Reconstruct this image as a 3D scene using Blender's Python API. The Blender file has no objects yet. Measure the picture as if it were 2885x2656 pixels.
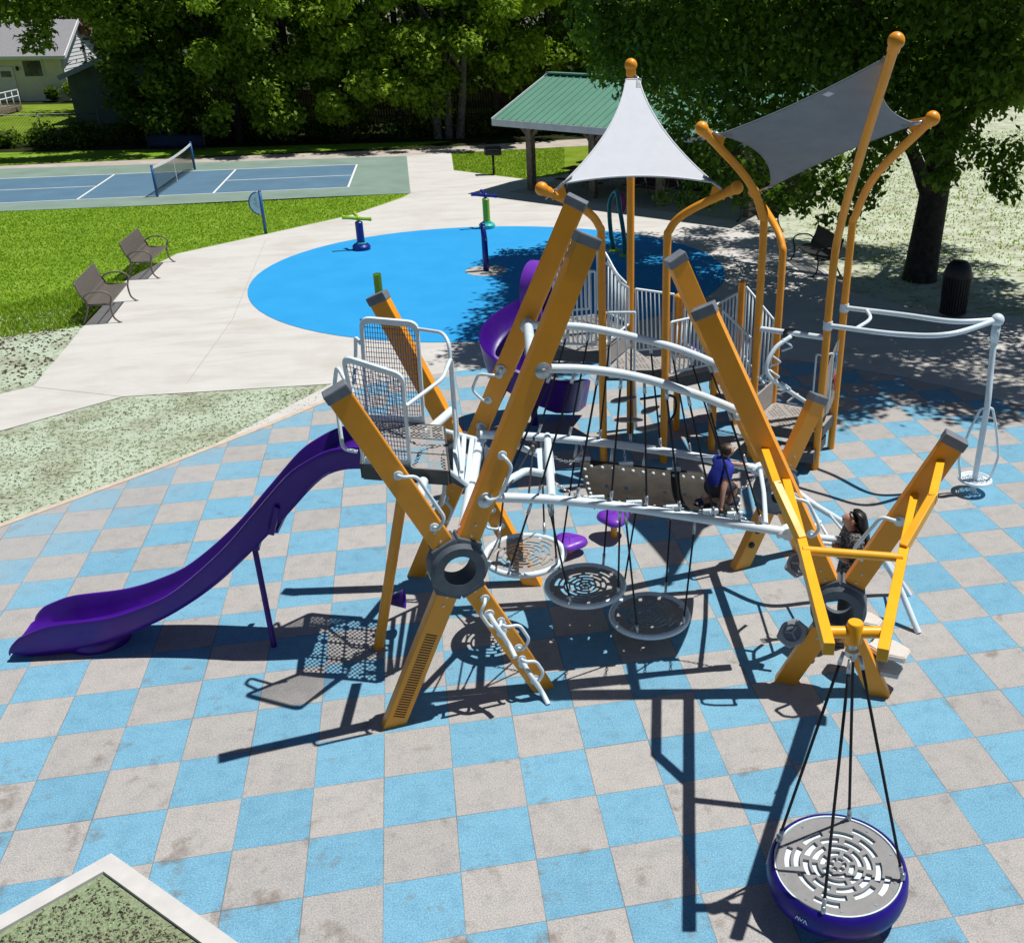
import bpy, bmesh, math, random
import numpy as np
from mathutils import Vector, Matrix, Euler
rng = np.random.default_rng(7); random.seed(7)
SC = bpy.context.scene
COL = SC.collection
R_ = math.radians
# ------------------------------------------------------------------ camera (solved from the rubber tile grid, metres)
T = 0.61
CF, CYAW, CPIT = 2814.2, 0.2088, 0.4465
CXP, CYP = 1762.6, 1326.2
CAMP = np.array([1.1354*T, -8.8421*T, 10.4522*T])
K = 1.4375
_sy, _cy, _sp, _cp = math.sin(CYAW), math.cos(CYAW), math.sin(CPIT), math.cos(CPIT)
FWD = np.array([_sy*_cp, _cy*_cp, -_sp]); RGT = np.array([_cy, -_sy, 0.0]); UPV = np.cross(RGT, FWD)
def ray(u, v):
    return RGT*((u*K-CXP)/CF) + UPV*(-(v*K-CYP)/CF) + FWD
def gp(u, v, z=0.0):                       # photo position -> point at height z
    d = ray(u, v); t = (z-CAMP[2])/d[2]; return CAMP+d*t
def pv(u, v, A, B):                        # -> point on the vertical plane through A and B
    A = np.array([A[0], A[1], 0.0]); B = np.array([B[0], B[1], 0.0])
    n = np.array([-(B-A)[1], (B-A)[0], 0]); d = ray(u, v); t = ((A-CAMP)@n)/(d@n); return CAMP+d*t
def vp(u, v, b):                           # -> point on the vertical line through b
    d = ray(u, v); w = (np.array(b, float)-CAMP)[:2]; t = (d[:2]@w)/(d[:2]@d[:2]); P = CAMP+d*t
    return np.array([b[0], b[1], P[2]])
def ay(u, v, y):
    d = ray(u, v); t = (y-CAMP[1])/d[1]; return CAMP+d*t
cd = bpy.data.cameras.new('camera'); cam = bpy.data.objects.new('camera', cd); COL.objects.link(cam)
cam.location = CAMP
cam.rotation_euler = Matrix((RGT, UPV, -FWD)).transposed().to_euler()
cd.sensor_fit = 'HORIZONTAL'; cd.sensor_width = 36.0
cd.lens = CF/2885*36.0
cd.shift_x = -(CXP-1442.5)/2885; cd.shift_y = (CYP-1328)/2885
cd.clip_start = 0.1; cd.clip_end = 2000
SC.camera = cam
# ------------------------------------------------------------------ light
SUN = np.array([0.395, 0.04, 1.0]); SUN /= np.linalg.norm(SUN)
SC.world = bpy.data.worlds.new('World'); SC.world.use_nodes = True
wn = SC.world.node_tree; bgn = wn.nodes['Background']
sky = wn.nodes.new('ShaderNodeTexSky'); sky.sky_type = 'NISHITA'; sky.sun_disc = False
sky.sun_elevation = math.asin(SUN[2]); sky.sun_rotation = math.atan2(SUN[0], SUN[1])
sky.air_density = 0.8; sky.dust_density = 0.2; sky.ozone_density = 2.0
bgn.inputs['Strength'].default_value = 0.05
wn.links.new(sky.outputs[0], bgn.inputs['Color'])
sl = bpy.data.lights.new('sun', 'SUN'); sl.energy = 5.0; sl.angle = R_(0.5); sl.color = (1.0, 0.965, 0.90)
so = bpy.data.objects.new('sun', sl); COL.objects.link(so)
so.rotation_euler = Vector(SUN).to_track_quat('Z', 'Y').to_euler()
so.location = (10, 0, 30)
SC.view_settings.view_transform = 'Standard'; SC.view_settings.look = 'None'
SC.view_settings.exposure = 0.0; SC.view_settings.gamma = 1.0
# ------------------------------------------------------------------ materials
def N(nt, t, **kw):
    n = nt.nodes.new(t)
    for k, v in kw.items():
        if k in n.inputs: n.inputs[k].default_value = v
        else: setattr(n, k, v)
    return n
def newmat(name):
    m = bpy.data.materials.new(name); m.use_nodes = True
    nt = m.node_tree; b = nt.nodes['Principled BSDF']
    return m, nt, b
def ramp(nt, fac, stops):
    r = nt.nodes.new('ShaderNodeValToRGB'); nt.links.new(fac, r.inputs[0])
    e = r.color_ramp.elements
    while len(e) > len(stops): e.remove(e[-1])
    while len(e) < len(stops): e.new(0.5)
    for i, (p, c) in enumerate(stops):
        e[i].position = p; e[i].color = (*c, 1) if len(c) == 3 else c
    return r.outputs[0]
def noise(nt, scale, detail=3.0, vec=None, rough=0.55):
    n = N(nt, 'ShaderNodeTexNoise'); n.inputs['Scale'].default_value = scale; n.inputs['Detail'].default_value = detail
    n.inputs['Roughness'].default_value = rough
    if vec is None:
        tc = nt.nodes.new('ShaderNodeNewGeometry'); vec = tc.outputs['Position']
    nt.links.new(vec, n.inputs['Vector'])
    return n.outputs['Fac']
def mixc(nt, fac, a, b, mode='MIX'):
    m = nt.nodes.new('ShaderNodeMix'); m.data_type = 'RGBA'; m.blend_type = mode
    for s, v in ((0, fac), (6, a), (7, b)):
        if isinstance(v, (int, float)): m.inputs[s].default_value = v
        elif isinstance(v, tuple): m.inputs[s].default_value = (*v, 1) if len(v) == 3 else v
        else: nt.links.new(v, m.inputs[s])
    return m.outputs[2]
def math_(nt, op, a, b=None, c=None):
    m = nt.nodes.new('ShaderNodeMath'); m.operation = op
    for i, v in enumerate((a, b, c)):
        if v is None: continue
        if isinstance(v, (int, float)): m.inputs[i].default_value = v
        else: nt.links.new(v, m.inputs[i])
    return m.outputs[0]
def bump(nt, b, h, strength=0.3, dist=0.01):
    bn = nt.nodes.new('ShaderNodeBump'); bn.inputs['Strength'].default_value = strength; bn.inputs['Distance'].default_value = dist
    nt.links.new(h, bn.inputs['Height']); nt.links.new(bn.outputs[0], b.inputs['Normal'])
def mat(name, col, rough=0.5, var=0.12, scale=6.0, metal=0.0, bmp=0.0, bscale=None, spec=0.5, coat=0.0, dirt=None):
    m, nt, b = newmat(name)
    f = noise(nt, scale, 4)
    d = tuple(max(0, c*(1-var*1.6)) for c in col); l = tuple(min(1, c*(1+var)) for c in col)
    c = ramp(nt, f, [(0.3, d), (0.7, l)])
    if dirt:
        f2 = noise(nt, scale*0.45, 6, rough=0.7)
        k = ramp(nt, f2, [(0.56, (0, 0, 0)), (0.74, (0.55, 0.55, 0.55))])
        c = mixc(nt, k, c, dirt)
    nt.links.new(c, b.inputs['Base Color'])
    rr = ramp(nt, noise(nt, scale*2.3, 3), [(0.3, (max(0, rough-.08),)*3), (0.7, (min(1, rough+.1),)*3)])
    nt.links.new(rr, b.inputs['Roughness'])
    b.inputs['Metallic'].default_value = metal
    b.inputs['Specular IOR Level'].default_value = spec
    if coat: b.inputs['Coat Weight'].default_value = coat; b.inputs['Coat Roughness'].default_value = 0.12
    if bmp: bump(nt, b, noise(nt, bscale or scale*8, 4), bmp)
    return m
M = {}
M['orange'] = mat('orange_powder_coat', (0.88, 0.345, 0.018), 0.38, 0.05, 2.5, bmp=0.03, bscale=120, dirt=(0.74, 0.29, 0.025))
M['yellow'] = mat('yellow_orange_powder_coat', (0.92, 0.45, 0.018), 0.36, 0.05, 2.5)
M['white'] = mat('pale_blue_white_coat', (0.68, 0.78, 0.84), 0.33, 0.05, 5, coat=0.2, dirt=(0.50, 0.58, 0.62))
M['white2'] = mat('white_coat_tube', (0.71, 0.82, 0.89), 0.3, 0.04, 5, coat=0.2)
M['purple'] = mat('purple_plastic', (0.050, 0.005, 0.235), 0.36, 0.12, 2.0, spec=0.35, bmp=0.04, bscale=40)
M['violet'] = mat('violet_plastic', (0.17, 0.035, 0.47), 0.38, 0.1, 6)
M['hub'] = mat('grey_rubber_hub', (0.085, 0.105, 0.13), 0.6, 0.1, 9, bmp=0.08, bscale=150)
M['cap'] = mat('grey_end_cap', (0.17, 0.19, 0.22), 0.55, 0.1, 12)
M['deck'] = mat('taupe_deck_coat', (0.33, 0.31, 0.295), 0.55, 0.07, 14, dirt=(0.26, 0.24, 0.22))
M['deckside'] = mat('charcoal_deck_edge', (0.06, 0.068, 0.075), 0.55, 0.1, 12)
M['brown'] = mat('dark_brown_belt_rubber', (0.048, 0.040, 0.032), 0.6, 0.25, 5, dirt=(0.10, 0.085, 0.065), bmp=0.1, bscale=60)
M['rope'] = mat('black_rope', (0.012, 0.012, 0.018), 0.75, 0.2, 60, bmp=0.2, bscale=300)
M['steel'] = mat('galvanised_steel', (0.50, 0.54, 0.58), 0.33, 0.12, 20, metal=0.75)
M['black'] = mat('black_metal', (0.014, 0.014, 0.016), 0.45, 0.2, 10)
M['bluemet'] = mat('teal_blue_paint', (0.012, 0.10, 0.30), 0.4, 0.1, 10)
M['navy'] = mat('navy_paint', (0.008, 0.018, 0.22), 0.3, 0.12, 10)
M['teal'] = mat('teal_paint', (0.008, 0.18, 0.19), 0.3, 0.1, 10)
M['lime'] = mat('lime_paint', (0.30, 0.48, 0.02), 0.35, 0.1, 10)
M['aqua'] = mat('aqua_paint', (0.04, 0.50, 0.44), 0.35, 0.08, 10)
M['magenta'] = mat('magenta_paint', (0.40, 0.02, 0.16), 0.4, 0.08, 10)
M['tan'] = mat('light_tan_hdpe', (0.62, 0.58, 0.54), 0.5, 0.04, 15)
M['greyplate'] = mat('grey_moulded_step', (0.36, 0.37, 0.40), 0.5, 0.08, 15)
M['benchgrey'] = mat('grey_brown_bench_slats', (0.155, 0.135, 0.12), 0.5, 0.1, 20)
M['benchdark'] = mat('black_bench_slats', (0.03, 0.03, 0.03), 0.5, 0.1, 20)
M['sailw'] = mat('white_shade_cloth', (0.64, 0.67, 0.73), 0.85, 0.02, 8, spec=0.1)
M['sailg'] = mat('grey_shade_cloth', (0.25, 0.28, 0.325), 0.85, 0.06, 3, spec=0.1, bmp=0.02, bscale=400)
M['wood'] = mat('weathered_wood', (0.17, 0.135, 0.105), 0.8, 0.3, 8, bmp=0.2, bscale=50)
M['darkwood'] = mat('dark_wood', (0.045, 0.035, 0.028), 0.8, 0.3, 6)
M['redbrown'] = mat('red_brown_stain', (0.10, 0.026, 0.02), 0.7, 0.2, 6)
M['bark'] = mat('bark', (0.032, 0.027, 0.022), 0.9, 0.4, 7, bmp=0.6, bscale=22)
M['bark2'] = mat('pale_bark', (0.13, 0.12, 0.105), 0.9, 0.4, 7, bmp=0.5, bscale=22)
M['siding'] = mat('cream_siding', (0.78, 0.755, 0.60), 0.7, 0.04, 3)
M['trim'] = mat('white_trim', (0.75, 0.76, 0.78), 0.6, 0.04, 6)
M['blank'] = mat('dark_blue_vinyl', (0.012, 0.035, 0.16), 0.6, 0.25, 1.5)
M['skin'] = mat('skin', (0.50, 0.27, 0.19), 0.5, 0.07, 20)
M['hairb'] = mat('brown_hair', (0.06, 0.03, 0.016), 0.5, 0.35, 45, bmp=0.08, bscale=160)
M['hairk'] = mat('black_hair', (0.008, 0.007, 0.007), 0.42, 0.3, 40, bmp=0.08, bscale=160)
M['blueshirt'] = mat('royal_blue_shirt', (0.012, 0.03, 0.33), 0.8, 0.15, 14, bmp=0.15, bscale=30)
M['shorts'] = mat('charcoal_shorts', (0.045, 0.05, 0.065), 0.85, 0.2, 14)
M['pants'] = mat('black_leggings', (0.012, 0.012, 0.014), 0.7, 0.2, 14)
M['shoe'] = mat('navy_shoe', (0.012, 0.016, 0.06), 0.5, 0.2, 14)
M['shoew'] = mat('white_sole', (0.7, 0.7, 0.7), 0.5, 0.05, 14)
M['lip'] = mat('lip_pink', (0.34, 0.10, 0.09), 0.5, 0.05, 14)
M['eye'] = mat('dark_eye', (0.01, 0.008, 0.006), 0.2, 0.05, 14)
M['soil'] = mat('dark_soil', (0.05, 0.04, 0.03), 0.95, 0.4, 12, bmp=0.6, bscale=40)
M['ground_conc'] = mat('pad_concrete', (0.42, 0.40, 0.37), 0.8, 0.12, 9, bmp=0.1)
M['red'] = mat('red_print', (0.42, 0.03, 0.03), 0.45, 0.05, 9)
M['skyblue'] = mat('sky_blue_print', (0.10, 0.34, 0.60), 0.4, 0.05, 9)
# patterned cloth (grey-black top of the woman)
m, nt, b = newmat('grey_black_print_cloth'); 
c = ramp(nt, noise(nt, 42, 5), [(0.44, (0.015, 0.015, 0.018)), (0.52, (0.075, 0.072, 0.078)), (0.60, (0.22, 0.21, 0.22))])
nt.links.new(c, b.inputs['Base Color']); b.inputs['Roughness'].default_value = 0.85; M['print'] = m
# roofing
m, nt, b = newmat('green_ribbed_metal')
c = ramp(nt, noise(nt, 1.1, 4), [(0.3, (0.12, 0.285, 0.205)), (0.7, (0.145, 0.325, 0.24))])
nt.links.new(c, b.inputs['Base Color']); b.inputs['Roughness'].default_value = 0.42; b.inputs['Specular IOR Level'].default_value = 0.5
M['greenroof'] = m
m, nt, b = newmat('grey_shingle')
c = ramp(nt, noise(nt, 14, 3), [(0.3, (0.20, 0.20, 0.215)), (0.7, (0.30, 0.30, 0.32))])
nt.links.new(c, b.inputs['Base Color']); b.inputs['Roughness'].default_value = 0.9; bump(nt, b, noise(nt, 30, 3), 0.4); M['shingle'] = m
m, nt, b = newmat('window_glass'); b.inputs['Base Color'].default_value = (0.06, 0.07, 0.065, 1); b.inputs['Roughness'].default_value = 0.12
nt.links.new(ramp(nt, noise(nt, 1.3, 3), [(0.35, (0.05, 0.06, 0.055)), (0.65, (0.20, 0.22, 0.17))]), b.inputs['Base Color']); M['glass'] = m
M['shed'] = mat('slate_green_board', (0.085, 0.125, 0.12), 0.8, 0.15, 2)
M['chainlink'] = mat('fence_steel', (0.16, 0.19, 0.18), 0.5, 0.1, 20, metal=0.4)
M['brick'] = mat('red_brick', (0.30, 0.12, 0.08), 0.9, 0.25, 9)
M['fasciablue'] = mat('pale_blue_fascia', (0.24, 0.32, 0.46), 0.6, 0.08, 4)
M['fascia'] = mat('pale_grey_fascia', (0.50, 0.54, 0.58), 0.6, 0.08, 4)
M['printplate'] = mat('clear_blue_panel', (0.42, 0.74, 0.90), 0.3, 0.08, 6)

# rubber tiles
def tile_material():
    m, nt, b = newmat('rubber_tiles')
    g = nt.nodes.new('ShaderNodeNewGeometry')
    sx = nt.nodes.new('ShaderNodeSeparateXYZ'); nt.links.new(g.outputs['Position'], sx.inputs[0])
    wob = noise(nt, 1.2, 2)
    u = math_(nt, 'ADD', math_(nt, 'DIVIDE', sx.outputs[0], T), math_(nt, 'MULTIPLY', math_(nt, 'SUBTRACT', wob, 0.5), 0.02))
    v = math_(nt, 'DIVIDE', sx.outputs[1], T)
    fu, fv = math_(nt, 'FLOOR', u), math_(nt, 'FLOOR', v)
    par = math_(nt, 'MODULO', math_(nt, 'ADD', math_(nt, 'ADD', fu, fv), 400.0), 2.0)
    cmb = nt.nodes.new('ShaderNodeCombineXYZ'); nt.links.new(fu, cmb.inputs[0]); nt.links.new(fv, cmb.inputs[1])
    wn_ = nt.nodes.new('ShaderNodeTexWhiteNoise'); wn_.noise_dimensions = '2D'; nt.links.new(cmb.outputs[0], wn_.inputs['Vector'])
    grain = noise(nt, 75, 3, rough=0.8)
    mid = noise(nt, 5.0, 7, rough=0.75)
    gb = ramp(nt, grain, [(0.33, (0.085, 0.255, 0.43)), (0.5, (0.165, 0.38, 0.53)), (0.68, (0.30, 0.52, 0.63))])
    gg = ramp(nt, grain, [(0.33, (0.255, 0.245, 0.238)), (0.5, (0.395, 0.38, 0.37)), (0.68, (0.53, 0.515, 0.505))])
    c = mixc(nt, math_(nt, 'GREATER_THAN', par, 0.5), gb, gg)
    # a few tiles are a deeper blue / tone change per tile
    tone = ramp(nt, wn_.outputs['Value'], [(0.0, (0.92, 0.925, 0.93)), (0.5, (0.98, 0.98, 0.98)), (1.0, (1.04, 1.035, 1.03))])
    c = mixc(nt, 1.0, c, tone, 'MULTIPLY')
    c = mixc(nt, 1.0, c, ramp(nt, mid, [(0.28, (0.76, 0.79, 0.82)), (0.5, (0.98, 0.98, 0.98)), (0.72, (1.08, 1.06, 1.05))]), 'MULTIPLY')
    # bluer tiles towards the right-hand front
    # stains: muddy smears, denser in the front left corner
    st = noise(nt, 2.6, 7, rough=0.68)
    st2 = noise(nt, 7.0, 4, rough=0.6)
    loc = math_(nt, 'ADD', math_(nt, 'MULTIPLY', sx.outputs[0], -0.10), math_(nt, 'MULTIPLY', sx.outputs[1], -0.22))
    locr = ramp(nt, math_(nt, 'ADD', loc, 0.62), [(0.0, (0, 0, 0)), (1.0, (1, 1, 1))])
    thr = math_(nt, 'ADD', math_(nt, 'MULTIPLY', st, 0.72), math_(nt, 'ADD', math_(nt, 'MULTIPLY', st2, 0.28), math_(nt, 'MULTIPLY', locr, 0.105)))
    k = ramp(nt, thr, [(0.585, (0, 0, 0)), (0.69, (0.66, 0.66, 0.66))])
    c = mixc(nt, k, c, (0.155, 0.125, 0.10))
    # faint sandy film along the tan kerb, upper left
    fl = math_(nt, 'ADD', math_(nt, 'MULTIPLY', sx.outputs[0], -0.35), math_(nt, 'MULTIPLY', sx.outputs[1], 0.22))
    film = ramp(nt, math_(nt, 'ADD', math_(nt, 'SUBTRACT', fl, 2.55), math_(nt, 'MULTIPLY', st, 0.9)), [(0.45, (0, 0, 0)), (1.0, (0.36, 0.36, 0.36))])
    c = mixc(nt, film, c, (0.36, 0.37, 0.38))
    # seams
    def edge(w):
        f = math_(nt, 'FRACT', w); return math_(nt, 'MINIMUM', f, math_(nt, 'SUBTRACT', 1.0, f))
    e = math_(nt, 'MINIMUM', edge(u), edge(v))
    sw = math_(nt, 'MULTIPLY', math_(nt, 'SUBTRACT', noise(nt, 0.9, 3), 0.30), 0.028)
    line = math_(nt, 'LESS_THAN', e, math_(nt, 'MAXIMUM', sw, 0.0035))
    c = mixc(nt, math_(nt, 'MULTIPLY', line, 0.62), c, (0.13, 0.115, 0.105))
    nt.links.new(c, b.inputs['Base Color']); b.inputs['Roughness'].default_value = 0.9; b.inputs['Specular IOR Level'].default_value = 0.2
    bump(nt, b, grain, 0.35, 0.006)
    return m
M['tiles'] = tile_material()
def concrete_material():
    m, nt, b = newmat('broom_concrete')
    mp = N(nt, 'ShaderNodeMapping'); g = nt.nodes.new('ShaderNodeNewGeometry'); nt.links.new(g.outputs['Position'], mp.inputs[0])
    mp.inputs['Rotation'].default_value = (0, 0, R_(-20)); mp.inputs['Scale'].default_value = (0.4, 1.4, 1)
    c = ramp(nt, noise(nt, 1.6, 6, mp.outputs[0], 0.65), [(0.28, (0.47, 0.45, 0.425)), (0.5, (0.565, 0.55, 0.53)), (0.72, (0.61, 0.60, 0.585))])
    c = mixc(nt, ramp(nt, noise(nt, 0.5, 5, rough=0.6), [(0.52, (0, 0, 0)), (0.70, (0.6, 0.6, 0.6))]), c, (0.44, 0.41, 0.36))
    c = mixc(nt, 0.16, c, ramp(nt, noise(nt, 90, 2), [(0.3, (0.3, 0.29, 0.28)), (0.7, (0.7, 0.69, 0.67))]))
    c = mixc(nt, ramp(nt, noise(nt, 38, 2, rough=0.4), [(0.735, (0, 0, 0)), (0.76, (0.6, 0.6, 0.6))]), c, (0.15, 0.13, 0.11))
    nt.links.new(c, b.inputs['Base Color']); b.inputs['Roughness'].default_value = 0.85; bump(nt, b, noise(nt, 60, 3), 0.15)
    return m
M['concrete'] = concrete_material()
M['pathconc'] = mat('old_path_concrete', (0.44, 0.39, 0.345), 0.9, 0.12, 1.5, dirt=(0.34, 0.27, 0.2))
M['kerb'] = mat('pale_kerb_concrete', (0.57, 0.56, 0.55), 0.8, 0.05, 7, bmp=0.1, dirt=(0.5, 0.47, 0.43))
M['tanstrip'] = mat('tan_kerb', (0.56, 0.47, 0.38), 0.85, 0.1, 7, dirt=(0.38, 0.32, 0.26))
def seeded_material(name, fleck, base1, base2, dark):
    m, nt, b = newmat(name)
    mp = N(nt, 'ShaderNodeMapping'); g = nt.nodes.new('ShaderNodeNewGeometry'); nt.links.new(g.outputs['Position'], mp.inputs[0])
    mp.inputs['Rotation'].default_value = (0, 0, R_(12)); mp.inputs['Scale'].default_value = (1.0, 1.7, 1)
    n1 = noise(nt, fleck, 4, mp.outputs[0], 0.62)
    n2 = noise(nt, 1.1, 4)
    n3 = noise(nt, 40, 3)
    c = ramp(nt, n3, [(0.3, base1), (0.7, base2)])
    c = mixc(nt, ramp(nt, n2, [(0.42, (0, 0, 0)), (0.66, (0.5, 0.5, 0.5))]), c, (0.26, 0.235, 0.15))
    t = math_(nt, 'ADD', n1, math_(nt, 'MULTIPLY', math_(nt, 'SUBTRACT', n2, 0.5), 0.22))
    c = mixc(nt, ramp(nt, t, [(0.565, (0, 0, 0)), (0.605, (0.9, 0.9, 0.9))]), c, dark)
    c = mixc(nt, ramp(nt, noise(nt, 2.3, 5, rough=0.7), [(0.66, (0, 0, 0)), (0.74, (0.7, 0.7, 0.7))]), c, (0.15, 0.12, 0.075))
    c = mixc(nt, ramp(nt, noise(nt, 3.1, 6, rough=0.75), [(0.655, (0, 0, 0)), (0.72, (0.8, 0.8, 0.8))]), c, (0.09, 0.17, 0.03))
    nt.links.new(c, b.inputs['Base Color']); b.inputs['Roughness'].default_value = 0.95; b.inputs['Specular IOR Level'].default_value = 0.1
    bump(nt, b, n1, 0.9, 0.05)
    return m
M['seeded'] = seeded_material('hydroseed_mulch', 11.0, (0.40, 0.485, 0.375), (0.54, 0.62, 0.49), (0.15, 0.175, 0.105))
M['seeded_far'] = seeded_material('dry_hydroseed_mulch', 5.0, (0.43, 0.49, 0.375), (0.58, 0.62, 0.50), (0.22, 0.23, 0.13))
M['seeded_bed'] = seeded_material('bed_mulch', 13.0, (0.20, 0.26, 0.15), (0.33, 0.40, 0.25), (0.05, 0.042, 0.026))
def grass_material(name, a, b_, c_):
    m, nt, b = newmat(name)
    n1 = noise(nt, 0.7, 5, rough=0.65); n2 = noise(nt, 14, 4, rough=0.7)
    f = math_(nt, 'ADD', math_(nt, 'MULTIPLY', n1, 0.55), math_(nt, 'MULTIPLY', n2, 0.45))
    c = ramp(nt, f, [(0.36, a), (0.5, b_), (0.64, c_)])
    nt.links.new(c, b.inputs['Base Color']); b.inputs['Roughness'].default_value = 0.95; b.inputs['Specular IOR Level'].default_value = 0.1
    bump(nt, b, n2, 0.8, 0.05)
    return m
M['grass'] = grass_material('lawn', (0.115, 0.22, 0.014), (0.175, 0.305, 0.022), (0.255, 0.375, 0.05))
M['grassy'] = grass_material('sunny_lawn', (0.10, 0.17, 0.012), (0.17, 0.25, 0.02), (0.24, 0.31, 0.05))
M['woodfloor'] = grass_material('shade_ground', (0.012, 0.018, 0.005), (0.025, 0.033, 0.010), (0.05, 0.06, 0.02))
m, nt, b = newmat('splash_pad_rubber')
c = ramp(nt, noise(nt, 1.0, 4), [(0.3, (0.016, 0.285, 0.64)), (0.7, (0.026, 0.33, 0.70))])
c = mixc(nt, 0.25, c, ramp(nt, noise(nt, 120, 2), [(0.3, (0.008, 0.20, 0.5)), (0.7, (0.04, 0.40, 0.80))]))
c = mixc(nt, ramp(nt, noise(nt, 1.9, 6, rough=0.75), [(0.69, (0, 0, 0)), (0.80, (0.3, 0.3, 0.3))]), c, (0.14, 0.40, 0.75))
nt.links.new(c, b.inputs['Base Color']); b.inputs['Roughness'].default_value = 0.75; b.inputs['Specular IOR Level'].default_value = 0.25
bump(nt, b, noise(nt, 90, 2), 0.2, 0.004); M['pad'] = m
M['court_blue'] = mat('court_blue', (0.082, 0.175, 0.265), 0.8, 0.07, 0.9, dirt=(0.11, 0.19, 0.26))
M['court_green'] = mat('court_green', (0.19, 0.275, 0.235), 0.85, 0.1, 0.8, dirt=(0.26, 0.29, 0.26))
M['line'] = mat('court_line', (0.75, 0.76, 0.78), 0.7, 0.04, 6)
def leaf_material(name, dark, mid, light, trans=0.5):
    m, nt, b = newmat(name)
    g = nt.nodes.new('ShaderNodeNewGeometry')
    n1 = noise(nt, 0.5, 3)
    f = math_(nt, 'ADD', math_(nt, 'MULTIPLY', g.outputs['Random Per Island'], 0.6), math_(nt, 'MULTIPLY', n1, 0.5))
    c = ramp(nt, f, [(0.15, dark), (0.5, mid), (0.95, light)])
    nt.links.new(c, b.inputs['Base Color']); b.inputs['Roughness'].default_value = 0.5; b.inputs['Specular IOR Level'].default_value = 0.25
    tr = nt.nodes.new('ShaderNodeBsdfTranslucent')
    tc = mixc(nt, 1.0, c, (1.0, 1.0, 0.35), 'MULTIPLY'); nt.links.new(tc, tr.inputs[0])
    mx = nt.nodes.new('ShaderNodeMixShader'); mx.inputs[0].default_value = trans
    out = nt.nodes['Material Output']
    nt.links.new(b.outputs[0], mx.inputs[1]); nt.links.new(tr.outputs[0], mx.inputs[2]); nt.links.new(mx.outputs[0], out.inputs[0])
    return m
M['leaf_a'] = leaf_material('leaves_mid_green', (0.08, 0.155, 0.012), (0.21, 0.35, 0.028), (0.37, 0.53, 0.06))
M['leaf_b'] = leaf_material('leaves_yellow_green', (0.13, 0.23, 0.016), (0.29, 0.45, 0.036), (0.48, 0.64, 0.085))
M['leaf_c'] = leaf_material('leaves_deep_green', (0.03, 0.07, 0.007), (0.075, 0.15, 0.014), (0.15, 0.25, 0.03))
M['leaf_big'] = leaf_material('maple_leaves', (0.04, 0.105, 0.009), (0.10, 0.205, 0.018), (0.20, 0.34, 0.038))
M['blade'] = leaf_material('grass_blades', (0.17, 0.32, 0.02), (0.26, 0.43, 0.032), (0.38, 0.53, 0.075), 0.45)
# ------------------------------------------------------------------ mesh helpers
def obj(name, bm, m, parent=None, smooth=None):
    me = bpy.data.meshes.new(name)
    bmesh.ops.recalc_face_normals(bm, faces=bm.faces)
    bm.to_mesh(me); bm.free()
    me.materials.append(m if not isinstance(m, str) else M[m])
    if smooth: 
        me.polygons.foreach_set('use_smooth', [True]*len(me.polygons))
        if smooth != True: me.set_sharp_from_angle(angle=R_(smooth))
    o = bpy.data.objects.new(name, me); COL.objects.link(o)
    if parent: 
        o.parent = parent; o.matrix_parent_inverse = parent.matrix_basis.inverted()
    return o
def obj2(name, parts, parent=None, smooth=40):
    """one mesh from several (bm, material) pairs"""
    me = bpy.data.meshes.new(name); tot = bmesh.new()
    for i, (bm, mm) in enumerate(parts):
        bmesh.ops.recalc_face_normals(bm, faces=bm.faces)
        for f in bm.faces: f.material_index = i
        t = bpy.data.meshes.new('tmp'); bm.to_mesh(t); bm.free(); tot.from_mesh(t); bpy.data.meshes.remove(t)
        me.materials.append(M[mm] if isinstance(mm, str) else mm)
    tot.to_mesh(me); tot.free()
    if smooth:
        me.polygons.foreach_set('use_smooth', [True]*len(me.polygons)); me.set_sharp_from_angle(angle=R_(smooth))
    o = bpy.data.objects.new(name, me); COL.objects.link(o)
    if parent:
        o.parent = parent; o.matrix_parent_inverse = parent.matrix_basis.inverted()
    return o
def tag(o, label=None, cat=None, group=None, kind=None):
    if label: o['label'] = label
    if cat: o['category'] = cat
    if group: o['group'] = group
    if kind: o['kind'] = kind
    return o
def thing(name, label, cat, loc=(0, 0, 0), rz=0.0, group=None):
    o = bpy.data.objects.new(name, None); COL.objects.link(o); o.empty_display_size = 0.2
    o.location = loc; o.rotation_euler = (0, 0, rz)
    tag(o, label, cat, group); return o
def copy_tree(o, parent=None):
    c = o.copy(); COL.objects.link(c)
    if parent: c.parent = parent
    for ch in list(o.children): copy_tree(ch, c)
    return c
def basis(d):
    d = Vector(d).normalized()
    a = Vector((0, 0, 1)) if abs(d.z) < 0.95 else Vector((1, 0, 0))
    x = d.cross(a).normalized(); y = d.cross(x).normalized()
    return d, x, y
def tube(bm, pts, r, n=8, cap=True, closed=False):
    pts = [Vector(p) for p in pts]
    rs = r if isinstance(r, (list, tuple)) else [r]*len(pts)
    rings = []; px = None
    for i, p in enumerate(pts):
        if closed: d = pts[(i+1) % len(pts)]-pts[i-1]
        elif i == 0: d = pts[1]-pts[0]
        elif i == len(pts)-1: d = pts[-1]-pts[-2]
        else: d = (pts[i+1]-p).normalized()+(p-pts[i-1]).normalized()
        d.normalize()
        if px is None: _, x, y = basis(d)
        else:
            x = (px-d*px.dot(d)).normalized(); y = d.cross(x)
        px = x
        rings.append([bm.verts.new(p+(x*math.cos(2*math.pi*k/n)+y*math.sin(2*math.pi*k/n))*rs[i]) for k in range(n)])
    for i in range(len(rings)-(0 if closed else 1)):
        a, b_ = rings[i], rings[(i+1) % len(rings)]
        for k in range(n): bm.faces.new((a[k], a[(k+1) % n], b_[(k+1) % n], b_[k]))
    if cap and not closed:
        bm.faces.new(rings[0][::-1]); bm.faces.new(rings[-1])
    return bm
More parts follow.
